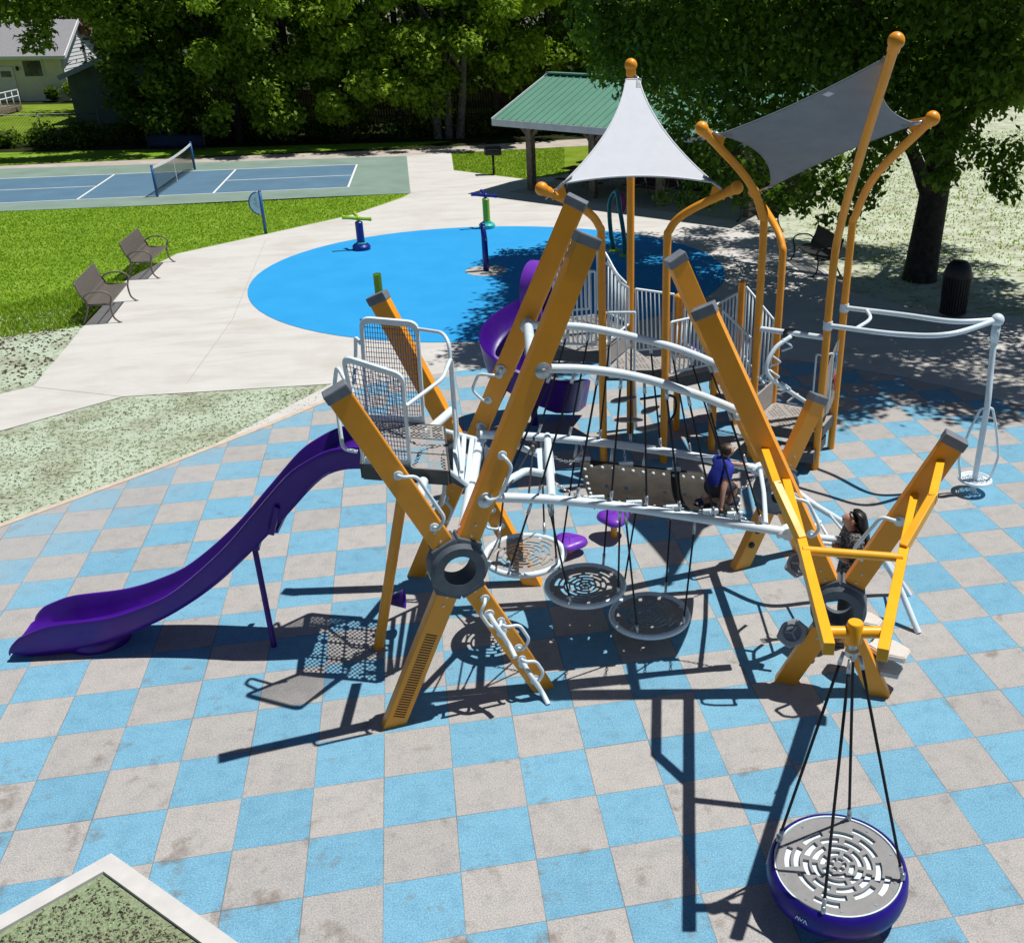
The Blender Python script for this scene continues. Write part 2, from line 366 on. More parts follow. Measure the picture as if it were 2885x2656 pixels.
def smooth_path(pts, n=6, closed=False):
    P = [Vector(p) for p in pts]; out = []
    m = len(P)
    segs = m if closed else m-1
    for i in range(segs):
        p1, p2 = P[i], P[(i+1) % m]
        p0 = P[i-1] if (i > 0 or closed) else p1*2-p2
        p3 = P[(i+2) % m] if (i+2 < m or closed) else p2*2-p1
        for k in range(n):
            t = k/n
            out.append(0.5*((2*p1)+(p2-p0)*t+(2*p0-5*p1+4*p2-p3)*t*t+(3*p1-p0-3*p2+p3)*t**3))
    if not closed: out.append(P[-1])
    return out
def rounded(pts, r=0.05, n=5):
    """polyline with rounded corners"""
    P = [Vector(p) for p in pts]; out = [P[0]]
    for i in range(1, len(P)-1):
        a = (P[i-1]-P[i]); b_ = (P[i+1]-P[i]); rr = min(r, a.length*.45, b_.length*.45)
        s = P[i]+a.normalized()*rr; e = P[i]+b_.normalized()*rr
        for k in range(n+1):
            t = k/n; out.append(s*(1-t)**2+P[i]*2*t*(1-t)+e*t*t)
    out.append(P[-1]); return out
def box(bm, c, s, rot=None, bevel=0.0):
    c = Vector(c); h = Vector(s)/2
    mm = rot if rot is not None else Matrix.Identity(3)
    vs = []
    for z in (-1, 1):
        for y in (-1, 1):
            for x in (-1, 1): vs.append(bm.verts.new(c+mm@Vector((x*h.x, y*h.y, z*h.z))))
    fs = [bm.faces.new([vs[i] for i in q]) for q in ((0, 1, 3, 2), (4, 6, 7, 5), (0, 4, 5, 1), (2, 3, 7, 6), (0, 2, 6, 4), (1, 5, 7, 3))]
    if bevel > 0:
        es = list({e for f in fs for e in f.edges})
        bmesh.ops.bevel(bm, geom=es, offset=bevel, segments=2, affect='EDGES', profile=0.6)
    return bm
def bar(bm, A, B, w, h, up=(0, 0, 1), bevel=0.0, ext=0.0):
    """rectangular bar from A to B, h along the 'up' side"""
    A, B = Vector(A), Vector(B); d = (B-A).normalized(); A = A-d*ext; B = B+d*ext
    u = Vector(up); s = d.cross(u).normalized(); u = s.cross(d).normalized()
    mm = Matrix((d, s, u)).transposed()
    return box(bm, (A+B)/2, ((B-A).length, w, h), mm, bevel)
def sphere(bm, c, r, seg=16, ring=10, sc=(1, 1, 1)):
    mt = Matrix.Translation(Vector(c)) @ Matrix.Diagonal((sc[0], sc[1], sc[2], 1))
    bmesh.ops.create_uvsphere(bm, u_segments=seg, v_segments=ring, radius=r, matrix=mt); return bm
def prism(bm, poly, z0, z1):
    lo = [bm.verts.new((p[0], p[1], z0)) for p in poly]; hi = [bm.verts.new((p[0], p[1], z1)) for p in poly]
    n = len(poly)
    bm.faces.new(hi); bm.faces.new(lo[::-1])
    for i in range(n): bm.faces.new((lo[i], lo[(i+1) % n], hi[(i+1) % n], hi[i]))
    return bm
def lathe(bm, prof, c=(0, 0, 0), n=24, axis=(0, 0, 1)):
    d, x, y = basis(axis); c = Vector(c); rings = []
    for r, z in prof:
        rings.append([bm.verts.new(c+d*z+(x*math.cos(2*math.pi*k/n)+y*math.sin(2*math.pi*k/n))*max(r, 1e-4)) for k in range(n)])
    for a, b_ in zip(rings[:-1], rings[1:]):
        for k in range(n): bm.faces.new((a[k], a[(k+1) % n], b_[(k+1) % n], b_[k]))
    return bm
def sheet(name, poly, z, m, thick=0.0, kind='structure'):
    bm = bmesh.new()
    vs = [bm.verts.new((p[0], p[1], z)) for p in poly]
    f = bm.faces.new(vs)
    if f.normal.z < 0: f.normal_flip()
    f.normal_update()
    bmesh.ops.triangulate(bm, faces=[f])
    me = bpy.data.meshes.new(name); bm.to_mesh(me); bm.free(); me.materials.append(M[m])
    # keep normals up
    o = bpy.data.objects.new(name, me); COL.objects.link(o)
    if kind: o['kind'] = kind
    return o
# ================================================================== ground and paving
def g2(*pts): return [tuple(gp(u, v)[:2]) for u, v in pts]
def curve2(pts, n=6): return [(p.x, p.y) for p in smooth_path([(a[0], a[1], 0) for a in pts], n)]
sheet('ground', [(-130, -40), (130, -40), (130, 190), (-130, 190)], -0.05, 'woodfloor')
# lawn on the left, lawn by the grill, house garden
sheet('lawn', g2((-420, 470), (0, 412), (450, 396), (805, 377)) + g2((790, 386), (690, 420), (520, 458), (346, 496), (250, 545), (165, 630)) + [(-7.2, 15.6), (-30, 14)], -0.035, 'grass')
sheet('lawn', g2((884, 298), (1108, 286), (1300, 276), (1500, 268)) + [(20, 40), (13, 33)] + g2((1033, 351), (889, 333)), -0.035, 'grassy')
sheet('verge', g2((-300, 318), (0, 322), (280, 310), (800, 286)) + [(3, 45.2), (-9, 45.2), (-40, 46)], -0.043, 'grass')
sheet('garden_lawn', [(-45, 49), (-17.0, 49), (-16.6, 57), (-19.2, 68), (-45, 68)], -0.04, 'grassy')
# pale hydroseeded ground: left strip, left bank, right side
sheet('seeded_ground', [(-30, 16.5), (-7.0, 18.6)] + g2((165, 638), (65, 755), (0, 770)) + [(-14, 11.5), (-30, 9)], -0.03, 'seeded')
sheet('seeded_ground', g2((-200, 900), (0, 842), (240, 775), (650, 750), (720, 752), (640, 787), (300, 925), (0, 1032)) + [(-13, 4.0)], -0.03, 'seeded')
sheet('seeded_ground', g2((1533, 462), (1670, 571), (1782, 601), (1836, 607), (2007, 620)) + [(30, 9.5), (55, 20), (60, 52), (30, 55), (16, 50), (15.5, 40)] + g2((1440, 360), (1480, 440)), -0.03, 'seeded_far')
# concrete plaza
edgeL = g2((0, 842), (0, 770), (65, 755), (165, 636), (250, 545), (346, 496), (520, 458), (690, 420), (790, 386), (805, 377), (803, 365), (797, 305), (884, 298), (889, 333), (1033, 351))
sheet('concrete_plaza', [(-15, 9.2)] + g2((-200, 800)) + edgeL[1:] + [(9.5, 36), (14.5, 33)] + g2((1450, 372), (1480, 440), (1533, 462), (1554, 480), (1637, 541), (1670, 571), (1782, 601), (1836, 607), (2007, 620))
      + [(22, 11), (22, 4)] + [(10, 4), (-4, 8)] + g2((650, 750), (240, 775), (0, 842)), -0.02, 'concrete')
# path behind the court, joining the plaza
sheet('footpath', g2((-300, 345), (0, 324), (280, 312), (800, 292), (1112, 273), (1500, 255)) + g2((1500, 268), (1108, 287), (884, 299), (797, 306), (400, 322), (0, 338), (-300, 360)), -0.026, 'pathconc')
# rubber floor
far_edge = [tuple(gp(u, v)[:2]) for u, v in ((640, 787), (720, 752), (892, 727), (1000, 717), (1180, 704), (1400, 700), (1560, 706), (1648, 718), (1752, 735), (1860, 758), (2007, 795))]
rub = [tuple(gp(0, 1032)[:2])] + far_edge + [(16, 6.5), (14, -4), (-9, -4), (-9, 2)] + [tuple(gp(-260, 1145)[:2])]
sheet('rubber_floor', rub, 0.0, 'tiles')
# control joints cut in the plaza
def joint(name, a, b_, w=0.012, z=-0.0165, m='darkwood'):
    A, B = Vector((*gp(*a)[:2], z)), Vector((*gp(*b_)[:2], z)); bm = bmesh.new()
    d = (B-A).normalized(); s = Vector((-d.y, d.x, 0))*w/2
    f = bm.faces.new([bm.verts.new(p) for p in (A+s, A-s, B-s, B+s)])
    f.normal_update()
    if f.normal.z < 0: f.normal_flip()
    me = bpy.data.meshes.new(name); bm.to_mesh(me); bm.free(); me.materials.append(M[m])
    o = bpy.data.objects.new(name, me); COL.objects.link(o); o['kind'] = 'structure'; return o
M['jointgrey'] = mat('joint_line_grey', (0.40, 0.39, 0.375), 0.9, 0.15, 6)  # faint grey of the joint lines in the paving
for a, b_ in (((65, 756), (238, 775)), ((365, 750), (455, 625)), ((765, 735), (790, 655)), ((455, 625), (520, 470)), ((1700, 610), (1610, 700)), ((1410, 650), (1640, 560)), ((800, 378), (1010, 352))):
    joint('expansion_joint', a, b_, m='jointgrey')
# splash pad
cx_, cy_ = 2.45, 19.75
pad = []
for k in range(72):
    a = 2*math.pi*k/72; pad.append((cx_+5.9*math.cos(a)+0.15*math.cos(2*a), cy_+5.55*math.sin(a)))
sheet('splash_pad', pad, -0.012, 'pad')
# court
c0 = [(1005.6/K, 462.5/K), (979.7/K, 527/K)]
sheet('court_surround', g2((-260, 340), (0, 330), (797, 305), (803, 365), (805, 377.5), (626, 385), (300, 401), (0, 413), (-260, 424)), -0.022, 'court_green')
BR, FR = gp(682, 366.4), gp(699.5, 321.7)           # near / far right corners of the blue area
e_ = np.array([-1.0, -0.062, 0]); e_ /= np.linalg.norm(e_)
def cpt(t, s):  # t metres to the left of the right baseline, s 0..1 near to far
    near = BR+e_*t; far = FR+e_*t*1.02; return near*(1-s)+far*s
sheet('tennis_court', [tuple(cpt(t, s)[:2]) for t, s in ((0, 0), (0, 1), (14.4, 1), (14.4, 0))], -0.018, 'court_blue')
def courtline(t0, s0, t1, s1, w=0.07):
    A, B = Vector(cpt(t0, s0)), Vector(cpt(t1, s1)); A.z = B.z = -0.014
    bm = bmesh.new(); d = (B-A).normalized(); s = Vector((-d.y, d.x, 0))*w/2
    f = bm.faces.new([bm.verts.new(p) for p in (A+s, A-s, B-s, B+s)]); f.normal_update()
    if f.normal.z < 0: f.normal_flip()
    me = bpy.data.meshes.new('court_line'); bm.to_mesh(me); bm.free(); me.materials.append(M['line'])
    o = bpy.data.objects.new('court_line', me); COL.objects.link(o); o['kind'] = 'structure'
for a in ((0, 0, 14.4, 0), (0, 1, 14.4, 1), (0, 0, 0, 1), (14.4, 0, 14.4, 1), (4.62, 0, 4.62, 1), (9.0, 0, 9.0, 1), (0, .5, 4.62, .5), (9.0, .5, 14.4, .5)): courtline(*a)
# kerbs
def kerb(name, pts, w, h, m, z0=-0.05):
    bm = bmesh.new(); P = [Vector((p[0], p[1], 0)) for p in pts]
    L = []; Rr = []
    for i, p in enumerate(P):
        d = ((P[min(i+1, len(P)-1)]-P[max(i-1, 0)])).normalized(); n = Vector((-d.y, d.x, 0))
        k = 1.0
        if 0 < i < len(P)-1:
            d1 = (P[i]-P[i-1]).normalized(); k = 1/max(0.3, abs(Vector((-d1.y, d1.x, 0)).dot(n)))
        L.append(p+n*w/2*k); Rr.append(p-n*w/2*k)
    for i in range(len(P)-1):
        prism(bm, [L[i], L[i+1], Rr[i+1], Rr[i]][::-1], z0, h)
    bmesh.ops.remove_doubles(bm, verts=bm.verts, dist=0.0005)
    o = obj(name, bm, m); o['kind'] = 'structure'; return o
kerb('kerb', g2((-200, 1108), (0, 1031), (300, 921), (520, 835), (650, 781), (715, 753)), 0.10, 0.012, 'tanstrip')
# white kerb with planter in the front left corner
apex = gp(222, 1672)[:2]; kl = gp(-160, 1886)[:2]; kr = gp(560, 1912)[:2]
dl = Vector((kl[0]-apex[0], kl[1]-apex[1])).normalized(); dr = Vector((kr[0]-apex[0], kr[1]-apex[1])).normalized()
A = Vector(apex)
kerbpts = [A+dl*4.0, A, A+dr*4.0]
inner = A+(dl+dr)*0.13
kerb('planter_kerb', [tuple(A+dl*4+(dr*0.085)), tuple(A+(dl+dr)*0.095), tuple(A+dr*4+dl*0.085)], 0.145, 0.035, 'kerb')
sheet('planting_bed', [tuple(A+(dl+dr)*0.105), tuple(A+dl*4+dr*0.1), tuple(A+(dl+dr)*4), tuple(A+dr*4+dl*0.1)], -0.03+0.034, 'seeded_bed')
# clumpy mulch crumbs in the bed and along the seeded strips
def crumbs(name, n, fn, m, s0, s1, h=0.6):
    v = np.zeros((n*5, 3)); f = []
    for i in range(n):
        x, y, z = fn(); a = rng.uniform(0, 6.28); s = rng.uniform(s0, s1); e = rng.uniform(.4, 1)
        c_, s_ = math.cos(a), math.sin(a)
        for j, (px, py) in enumerate(((1, 0), (0, e), (-1, 0), (0, -e))): v[i*5+j] = (x+(px*c_-py*s_)*s, y+(px*s_+py*c_)*s, z-0.01)
        v[i*5+4] = (x+rng.normal()*s*.3, y+rng.normal()*s*.3, z+s*h*rng.uniform(.5, 1.3))
        b_ = i*5; f += [(b_, b_+1, b_+4), (b_+1, b_+2, b_+4), (b_+2, b_+3, b_+4), (b_+3, b_, b_+4)]
    me = bpy.data.meshes.new(name); me.from_pydata(v.tolist(), [], f); me.materials.append(M[m] if isinstance(m, str) else m)
    o = bpy.data.objects.new(name, me); COL.objects.link(o); o['kind'] = 'stuff'; return o
def inpoly(p, poly):
    c = False; n = len(poly); x, y = p
    for i in range(n):
        x1, y1 = poly[i][:2]; x2, y2 = poly[(i+1) % n][:2]
        if (y1 > y) != (y2 > y) and x < (x2-x1)*(y-y1)/(y2-y1)+x1: c = not c
    return c
def sampler(poly, z, dens=None):
    xs = [p[0] for p in poly]; ys = [p[1] for p in poly]
    def f():
        while True:
            p = (rng.uniform(min(xs), max(xs)), rng.uniform(min(ys), max(ys)))
            if inpoly(p, poly) and (dens is None or rng.random() < dens(p)): return p[0], p[1], z
    return f
bed = [tuple(A+(dl+dr)*0.23), tuple(A+dl*2.2+dr*0.2), tuple(A+(dl+dr)*2.2), tuple(A+dr*2.2+dl*0.2)]
M['mulchmint'] = mat('mint_mulch_clump', (0.27, 0.34, 0.20), 0.95, 0.3, 30)
M['clod'] = mat('soil_clod', (0.07, 0.055, 0.038), 0.95, 0.4, 30)
tag(crumbs('mulch_clumps', 9000, sampler(bed, 0.004, lambda p: 1.0 if (Vector(p)-A).length > 0.55 else 0.3), 'mulchmint', 0.008, 0.028), 'pale green mulch clumps in the kerbed corner bed', 'mulch')
tag(crumbs('soil_clods', 5200, sampler(bed, 0.004), 'clod', 0.006, 0.03), 'dark soil clods in the kerbed corner bed', 'soil')
stripA = g2((0, 850), (240, 782), (640, 757), (640, 782), (300, 915), (0, 1022))
tag(crumbs('soil_clods', 900, sampler(stripA, -0.03), 'clod', 0.012, 0.035, 0.5), 'dark soil flecks on the mint seeded strip by the slide', 'soil')
tag(crumbs('mulch_clumps', 2600, sampler(stripA, -0.03), 'mulchmint', 0.015, 0.05, 0.5), 'mint mulch clumps on the seeded strip by the slide', 'mulch')
bankA = g2((0, 640), (120, 600), (240, 545), (165, 632), (70, 745), (0, 765))
tag(crumbs('soil_clods', 600, sampler(bankA, -0.03), 'clod', 0.02, 0.07, 0.5), 'dark soil flecks on the bank behind the near left bench', 'soil')
# grass blades (stuff)
def blades(name, n, poly, z, h, label, w=0.02, dens=None):
    f = sampler(poly, z, dens); v = np.zeros((n*3, 3)); 
    for i in range(n):
        x, y, zz = f(); a = rng.uniform(0, 6.28); hh = h*rng.uniform(.5, 1.4); lean = rng.normal(0, .5, 2)*hh
        v[i*3] = (x+math.cos(a)*w, y+math.sin(a)*w, zz); v[i*3+1] = (x-math.cos(a)*w, y-math.sin(a)*w, zz); v[i*3+2] = (x+lean[0], y+lean[1], zz+hh)
    me = bpy.data.meshes.new(name); me.from_pydata(v.tolist(), [], [(3*i, 3*i+1, 3*i+2) for i in range(n)]); me.materials.append(M['blade'])
    o = bpy.data.objects.new(name, me); COL.objects.link(o); tag(o, label, 'grass', None, 'stuff')
lawnp = g2((-60, 415), (0, 413), (300, 402), (800, 379), (690, 419), (520, 456), (346, 494), (250, 543), (165, 628), (0, 640), (-60, 650))
blades('grass', 32000, lawnp, -0.035, 0.035, 'bright green mown lawn between court and concrete', 0.022)
blades('grass', 9000, g2((886, 299), (1106, 288), (1106, 345), (1030, 349), (891, 332)), -0.035, 0.045, 'sunny yellow green lawn beside the grill', 0.03)
blades('grass', 9000, g2((1560, 430), (1600, 270), (2100, 250), (2100, 520), (1760, 560)), -0.03, 0.06, 'sparse pale grass on the seeded ground behind the maple', 0.03)
blades('grass', 5000, g2((0, 600), (235, 545), (165, 636), (0, 660)), -0.03, 0.07, 'thin young grass at the edge of the seeded bank', 0.02)
# ================================================================== trees
def leaf_mesh(name, blobs, n, size, m, droop=0.0, shell=0.4):
    """blobs: (x,y,z,rx,ry,rz). Small folded leaf faces spread through the blobs."""
    B = np.array(blobs); vol = B[:, 3]*B[:, 4]+B[:, 5]*B[:, 3]; pr = vol/vol.sum()
    idx = rng.choice(len(B), n, p=pr)
    d = rng.normal(size=(n, 3)); d /= np.linalg.norm(d, axis=1)[:, None]
    r = shell+(1-shell)*rng.random(n)**0.6
    r *= (1+0.18*rng.normal(size=n))
    P = B[idx, :3]+d*r[:, None]*B[idx, 3:6]
    nor = d*0.6+rng.normal(size=(n, 3))*0.55+np.array([0, 0, 0.55]); nor /= np.linalg.norm(nor, axis=1)[:, None]
    a = rng.normal(size=(n, 3)); a[:, 2] -= droop; a -= nor*(a*nor).sum(1)[:, None]; a /= np.linalg.norm(a, axis=1)[:, None]
    b_ = np.cross(nor, a); s = size*rng.uniform(0.6, 1.35, n)[:, None]
    V = np.stack([P+a*s, P+b_*s*0.5+nor*s*0.15, P-a*s*0.8, P-b_*s*0.5+nor*s*0.15], 1).reshape(-1, 3)
    me = bpy.data.meshes.new(name)
    me.vertices.add(4*n); me.vertices.foreach_set('co', V.ravel())
    me.loops.add(4*n); me.loops.foreach_set('vertex_index', np.arange(4*n))
    me.polygons.add(n); me.polygons.foreach_set('loop_start', np.arange(n)*4); me.polygons.foreach_set('loop_total', np.full(n, 4))
    me.update(calc_edges=True); me.materials.append(M[m])
    return me
def crown_blobs(cx, cy, z0, z1, rad, nb, bs, flat=0.75, keep=None, round_=False):
    """clumps over a crown that widens downwards, most of them near its surface"""
    out = []
    while len(out) < nb:
        a = rng.uniform(0, 6.283)
        if round_:
            d = rng.normal(size=3); d /= np.linalg.norm(d); r = rng.uniform(0.35, 1.0)**0.5
            p = np.array([cx+d[0]*r*rad, cy+d[1]*r*rad, (z0+z1)/2+d[2]*r*(z1-z0)/2])
        else:
            f = rng.random()**1.15; z = z0+(z1-z0)*f; R = rad*math.sqrt(max(0.03, 1-f**1.5))*(0.80+0.22*math.sin(3*a+cx)+0.1*math.sin(5*a+cy))
            r = R*rng.uniform(0.45, 1.08); p = np.array([cx+math.cos(a)*r, cy+math.sin(a)*r, z+rng.normal()*.25])
        if keep and not keep(p): continue
        s = bs*rng.uniform(0.55, 1.3); out.append((*p, s, s, s*flat))
    return out
def trunk_bm(base, top, r0, limbs):
    bm = bmesh.new()
    b_ = Vector(base); t = Vector(top)
    tube(bm, smooth_path([b_-Vector((0, 0, .2)), b_+Vector((0, 0, .25)), b_.lerp(t, .35)+Vector((.05, .04, 0)), t], 5),
         [r0*1.5, r0*1.35, r0*1.18, r0*1.1] + [r0*(1.05-0.5*i/12) for i in range(12)], 12)
    for s, mid, e, r in limbs:
        tube(bm, smooth_path([s, mid, e], 5), [r*(1-0.75*i/10) for i in range(11)], 8)
    return bm
def far_tree(x, y, h, rad, z0, nb, n, size, m, label, bs=1.35, trunks=None, group='trees in the belt behind the court', r0=0.2):
    t = thing('broadleaf_tree', label, 'tree', (x, y, 0), 0, group)
    bl = crown_blobs(x, y, z0, h, rad, nb, bs)
    if y < 49.5:                                           # boughs reaching out over the path and the court edge
        for _ in range(7): q = bs*rng.uniform(.55, .95); bl.append((x+rng.uniform(-2.2, 2.6), y-rng.uniform(2.6, 5.2), rng.uniform(5.6, 8.6), q, q, q*.6))
    me = leaf_mesh('crown', bl, int(n*.85), size, m)
    o = bpy.data.objects.new('crown', me); COL.objects.link(o); o.parent = t; o.matrix_parent_inverse = t.matrix_basis.inverted()
    for k, (dx, dy, lean) in enumerate(trunks or [(0, 0, 0.2)]):
        bm = trunk_bm((x+dx, y+dy, 0), (x+dx+lean, y+dy, h*0.7), r0, [((x+dx+lean*.3, y+dy, h*.25), (x+dx+rad*.3*(1 if k % 2 else -1), y+dy-.5, h*.42), (x+dx+rad*.6*(1 if k % 2 else -1), y+dy-1, h*.55), r0*.5),
                                                                 ((x+dx+lean*.4, y+dy, h*.35), (x+dx-rad*.25, y+dy+.4, h*.5), (x+dx-rad*.5, y+dy+.6, h*.62), r0*.45)])
        obj('trunk', bm, 'bark2' if trunks and len(trunks) > 1 else 'bark', t, True)
    return t
belt = [
 (310, 53.0, 12.0, 3.4, 3.6, 46, 20000, 0.17, 'leaf_c', 'dark green tree rising right behind the slate shed roof', 1.0, None),
 (335, 47.5, 12.5, 3.6, 1.3, 60, 26000, 0.16, 'leaf_c', 'dark leafy tree just right of the slate shed wall', 0.95, None),
 (450, 46.6, 12.5, 3.5, 1.2, 64, 28000, 0.155, 'leaf_a', 'leafy tree standing behind the right end of the dark blue banner', 0.9, None),
 (560, 47.2, 13.0, 3.3, 1.2, 62, 28000, 0.15, 'leaf_a', 'mid green tree between the banner and the brightest tree', 0.85, None),
 (668, 46.4, 13.0, 3.2, 1.3, 66, 30000, 0.145, 'leaf_b', 'bright yellow green tree right of the tennis net behind the court', 0.8, None),
 (775, 46.8, 12.5, 3.2, 1.3, 66, 30000, 0.145, 'leaf_b', 'yellow green tree left of the pale triple trunk', 0.8, None),
 (872, 46.2, 12.0, 3.2, 2.2, 58, 26000, 0.145, 'leaf_a', 'tree with three pale slender trunks left of the green roofed shelter', 0.85, [(-.55, 0, -.5), (0, 0.1, .1), (.55, 0, .8)]),
 (965, 47.5, 12.0, 3.2, 1.6, 60, 26000, 0.15, 'leaf_b', 'lit tree just left of the shelter roof corner', 0.85, None),
 (1070, 48.0, 12.0, 3.5, 1.8, 58, 26000, 0.155, 'leaf_a', 'mid green tree directly behind the green shelter roof ridge', 0.95, None),
 (1200, 49.0, 12.5, 3.9, 2.0, 52, 22000, 0.17, 'leaf_c', 'dark tree behind the white sail tip and shelter roof', 1.1, None),
 (1390, 52.0, 12.5, 4.6, 2.4, 46, 20000, 0.18, 'leaf_a', 'tree across the dry lawn hidden behind the big maple crown', 1.2, None),
 (1640, 58.0, 13.0, 5.0, 2.6, 46, 18000, 0.19, 'leaf_b', 'lit tree at the far side of the dry lawn behind the maple trunk', 1.25, None),
 (1900, 60.0, 13.0, 5.2, 2.6, 46, 18000, 0.19, 'leaf_a', 'rightmost tree beyond the dry lawn near the road', 1.25, None),
]
for (u, y, h, rad, z0, nb, n, sz, m_, lb, bs, tr) in belt:
    far_tree(ay(u, 150, y)[0], y, h, rad, z0, nb, n, sz, m_, lb, bs, tr)
# tree at the left whose trunk stands outside the picture and whose boughs hang in front of the house
t = thing('broadleaf_tree', 'spreading tree whose low boughs hang over the white house roof', 'tree', (-20.5, 43.0, 0), 0, 'trees in the belt behind the court')
obj('trunk', trunk_bm((-20.5, 43, 0), (-20.2, 43, 9), .26, [((-20.4, 43, 4.2), (-18.8, 43.2, 5.6), (-15.6, 43.4, 6.0), .1), ((-20.4, 43, 4.6), (-19.2, 43, 5.6), (-17.4, 43.2, 4.9), .07)]), 'bark', t, True)
bl = [tuple(ay(u, v, y_))+(s_, s_, s_*.7) for (u, v, y_, s_) in ((-40, 10, 43, 1.0), (10, 0, 43, .95), (20, 30, 42.5, .6), (60, 5, 43.2, .9), (75, 40, 43, .6), (110, 2, 43.2, .8), (150, 12, 43.5, .7), (185, 15, 43.5, .9), (205, 45, 43.6, .7), (230, 20, 44, .9), (215, 80, 44, .6), (245, 60, 44, .8), (50, -40, 43, 1.1), (120, -45, 43, 1.1), (190, -40, 43.5, 1.1), (0, -60, 43, 1.2), (260, -30, 44, 1.1),
      (66, 68, 42.6, .42), (52, 76, 42.6, .35), (84, 82, 42.6, .38), (62, 92, 42.6, .30), (92, 62, 42.6, .36), (48, 97, 42.6, .22), (100, 90, 42.7, .25), (78, 100, 42.6, .2))]
bl += crown_blobs(-20.5, 43.0, 7.0, 13.0, 5.0, 40, 1.1)
o = bpy.data.objects.new('crown', leaf_mesh('crown', bl, 26000, .135, 'leaf_a')); COL.objects.link(o); o.parent = t; o.matrix_parent_inverse = t.matrix_basis.inverted()
# dense thicket behind the belt, one mass
bl = []
for k in range(420):
    x = rng.uniform(-16, 62); y = 61+rng.uniform(0, 3)
    bl.append((x, y, rng.uniform(0.2, 11.5), 1.9, 1.2, 1.6))
for k in range(130):
    x = rng.uniform(-52, -14); bl.append((x, 86+rng.uniform(0, 4), rng.uniform(0.5, 11.5), 2.4, 1.6, 2.0))
o = bpy.data.objects.new('thicket', leaf_mesh('thicket', bl, 90000, 0.25, 'leaf_c')); COL.objects.link(o)
tag(o, 'dark wall of woodland behind the row of trees', 'woodland', None, 'stuff')
# shrubs in the shade under the belt
bl = []
for k in range(80):
    x = rng.uniform(-16, 8); bl.append((x, 46.3+rng.uniform(0, 2.2), rng.uniform(0.0, 0.7), .55, .5, .5))
for k in range(26):
    x = rng.uniform(-24, -13); bl.append((x, 46.2+rng.uniform(0, 1.5), rng.uniform(0.1, 0.5), .5, .5, .4))
o = bpy.data.objects.new('undergrowth', leaf_mesh('undergrowth', bl, 22000, 0.10, 'leaf_c')); COL.objects.link(o)
tag(o, 'low shaded undergrowth along the foot of the trees', 'undergrowth', None, 'stuff')
